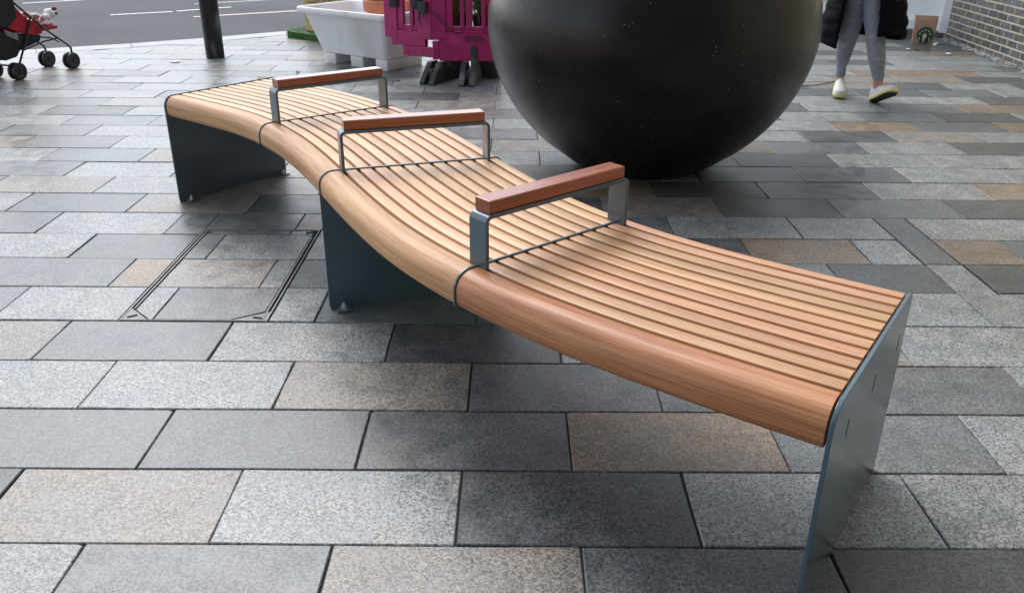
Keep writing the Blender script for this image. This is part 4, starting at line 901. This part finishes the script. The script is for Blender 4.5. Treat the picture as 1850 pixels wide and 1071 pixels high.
# hands: palm with five fingers
for s_, (u, z, d) in ((-1, (-.28, .87, .09)), (1, (.17, .87, .10))):
    c = loc(pp(u, z, d)); hb_ = MB()
    hb_.rings([[c + rt*x_ + fd*y_ + Vector((0, 0, -q)) for x_, y_ in ((-.018*k, -.035*k), (.018*k, -.035*k), (.018*k, .04*k), (-.018*k, .04*k))] for q, k in ((-.02, .7), (.01, 1), (.06, 1.05), (.075, .9))])
    hnd = hb_.build('hand', M_skin, body, 60, bevel=.008)
    for k in range(4):
        y_ = -.027+.019*k; l = (.055, .068, .072, .062)[k]; b0 = c + fd*y_ + Vector((0, 0, -.068))
        mb = MB(); mb.tube([b0, b0+Vector((0, 0, -l*.45))+rt*(-s_*.006), b0+Vector((0, 0, -l*.8))+rt*(-s_*.02), b0+Vector((0, 0, -l*.95))+rt*(-s_*.034)], [.0095, .009, .008, .006], 8); mb.build('finger', M_skin, hnd, 60)
    b0 = c + fd*.034 + Vector((0, 0, -.01)); mb = MB(); mb.tube([b0, b0+fd*.022+Vector((0, 0, -.03)), b0+fd*.028+Vector((0, 0, -.06))], [.011, .010, .007], 8); mb.build('thumb', M_skin, hnd, 60)
# coat: open, quilted, hanging to the knee
def coat_shell():
    NZ, NA = 62, 64; rings = []; c0u = -.045
    for i in range(NZ+1):
        t = i/NZ; ring = []
        for j in range(NA+1):
            q = j/NA; phi = R(20) + q*R(306)          # from the right front edge round the back to the left front edge
            zb_ = .485 + (-.125*max(0, (q-.80)/.20) if q > .8 else 0) + (.015*math.sin(q*14))
            z = zb_ + t*(1.46-zb_)
            ru = .305 if z < .6 else (.305-(z-.6)*.20 if z < 1.0 else .225 + max(0, (z-1.15))*.12)
            rd = .215 if z < .7 else .19
            if z > 1.36: k = 1-((z-1.36)/.10)**2*.62; ru *= k; rd *= k
            ph = (z-.46)/.105; bul = abs(math.sin(math.pi*ph))**.6
            rr = 1 + .055*bul + .02*math.sin(phi*7+z*9)
            if z < .8 and (q < .1 or q > .9): rr *= 1+.10*(.8-z)
            u = c0u + ru*rr*math.sin(phi); d = rd*rr*math.cos(phi)
            ring.append(loc(pp(u, z, d)))
        rings.append(ring)
    mb = MB(); mb.rings(rings, False, False, False); return mb
co = coat_shell().build('coat', M_coat, per, 70)
so = co.modifiers.new('solid', 'SOLIDIFY'); so.thickness = .022; so.offset = -1
for us in ((-.055-.19, -.30, -.285, -1), (-.055+.19, .19, .18, 1)):
    mb = MB(); pts = []; rad = []
    for k in range(25):
        t = k/24; z = 1.40-.46*t; u = (us[0] if t < .1 else us[0] + (us[1]-us[0])*min(1, t*1.8)); d = -.01+.08*max(0, t-.45)
        pts.append(loc(pp(u, z, d))); rad.append((.075-.02*t)*(1+.12*abs(math.sin(t*math.pi*5))))
    mb.tube(pts, rad, 14); mb.build('sleeve', M_coat, co, 70)
mb = MB(); c = loc(pp(-.06, 1.44, -.02)); mb.lathe([(.10, -.02), (.115, .02), (.105, .06), (.085, .065), (.08, .0)], 24, c, False, False); mb.build('collar', M_coat, co, 60)
# trainers
def shoe(heel, yaw_dir, pitch, roll=0):
    f = Vector((yaw_dir[0], yaw_dir[1], 0)).normalized(); Mx = Matrix.Translation(loc(heel)) @ Matrix(((f.x, -f.y, 0, 0), (f.y, f.x, 0, 0), (0, 0, 1, 0), (0, 0, 0, 1))) @ Matrix.Rotation(-pitch, 4, 'Y') @ Matrix.Rotation(roll, 4, 'X')
    st = [(-.012, .024, .055), (.0, .038, .092), (.03, .042, .090), (.07, .041, .090), (.11, .045, .072), (.155, .051, .054), (.20, .052, .045), (.235, .043, .038), (.255, .022, .028)]
    def outline(k, off): return [(x + off*(1 if x > .13 else -1), w_*k) for x, w_, h_ in st]
    def ringpoly(sc_, z, off=0): 
        o = outline(sc_, off); return [Mx @ Vector((x, y, z)) for x, y in o] + [Mx @ Vector((x, -y, z)) for x, y in o[::-1]]
    mb = MB(); mb.rings([ringpoly(.98, .006), ringpoly(1.08, .010, .004), ringpoly(1.1, .024, .006), ringpoly(1.0, .034, .001)]); sh = mb.build('shoe', M_sole, per, 50)
    mb = MB(); mb.rings([ringpoly(.90, .0), ringpoly(.98, .0058)]); mb.build('outsole', M_outs, sh)
    mb = MB(); rings = []
    for x, w_, h_ in st:
        rings.append([Mx @ Vector((x, w_*math.cos(R(a_)), .030 + h_*max(0, math.sin(R(a_)))**.75)) for a_ in range(0, 181, 15)])
    mb.rings(rings, False, True, True); mb.build('upper', M_shoe, sh, 60)
    mb = MB(); cz = Mx @ Vector((.028, 0, .118)); mb.rings([[Mx @ Vector((.028+.040*k*math.cos(6.2832*q/16), .030*k*math.sin(6.2832*q/16), z)) for q in range(16)] for z, k in ((.075, 1.10), (.104, 1.0), (.110, .92), (.104, .8))], True, False, False); mb.build('collar', M_shoe, sh, 60)
    for q in range(4):
        x = .085+.024*q; zz = .116-.014*q; mb = MB(); mb.tube([Mx @ Vector((x, -.022, zz-.012)), Mx @ Vector((x, 0, zz)), Mx @ Vector((x, .022, zz-.012))], .004, 6); mb.build('lace', M_tissue, sh, 60)
hl = pp(.125, .0, .10); shoe((hl.x, hl.y, .004), (PD.x*.60 + PN.x*.80, PD.y*.60 + PN.y*.80), R(27), R(-12))
hl = pp(-.150, .0, -.165); shoe((hl.x, hl.y, .030), (PN.x + PD.x*.10, PN.y + PD.y*.10), R(-5))

# ------------------------------------------------------------------ unseen building added behind the camera to darken reflections and near paving
M_render = mat('brown_brick', (.06, .06, .062), rough=.8, vary=.25, scale=8, blotch=.1)
M_dkglass = mat('dark_window', (.02, .025, .03), rough=.08)
shade_bld = thing('building', 'plain grey brick building with dark windows added unseen behind the viewer for shade', 'building', (2, -2.3, 0))
mm = MB(); mm.box(-6.4, 18.4, -6, 0, -.02, 13); mm.build('shade_facade', M_render, shade_bld)
for fl in range(4):
    for k in range(3, 10):
        mm = MB(); mm.box(-15+k*3.1, -13.2+k*3.1, -.02, .03, .8+fl*3.1, 2.7+fl*3.1); wn_ = mm.build('window', M_wframe, shade_bld)
        mm = MB(); mm.box(-14.93+k*3.1, -13.27+k*3.1, .0, .035, .87+fl*3.1, 2.63+fl*3.1); mm.build('pane', M_dkglass, wn_)
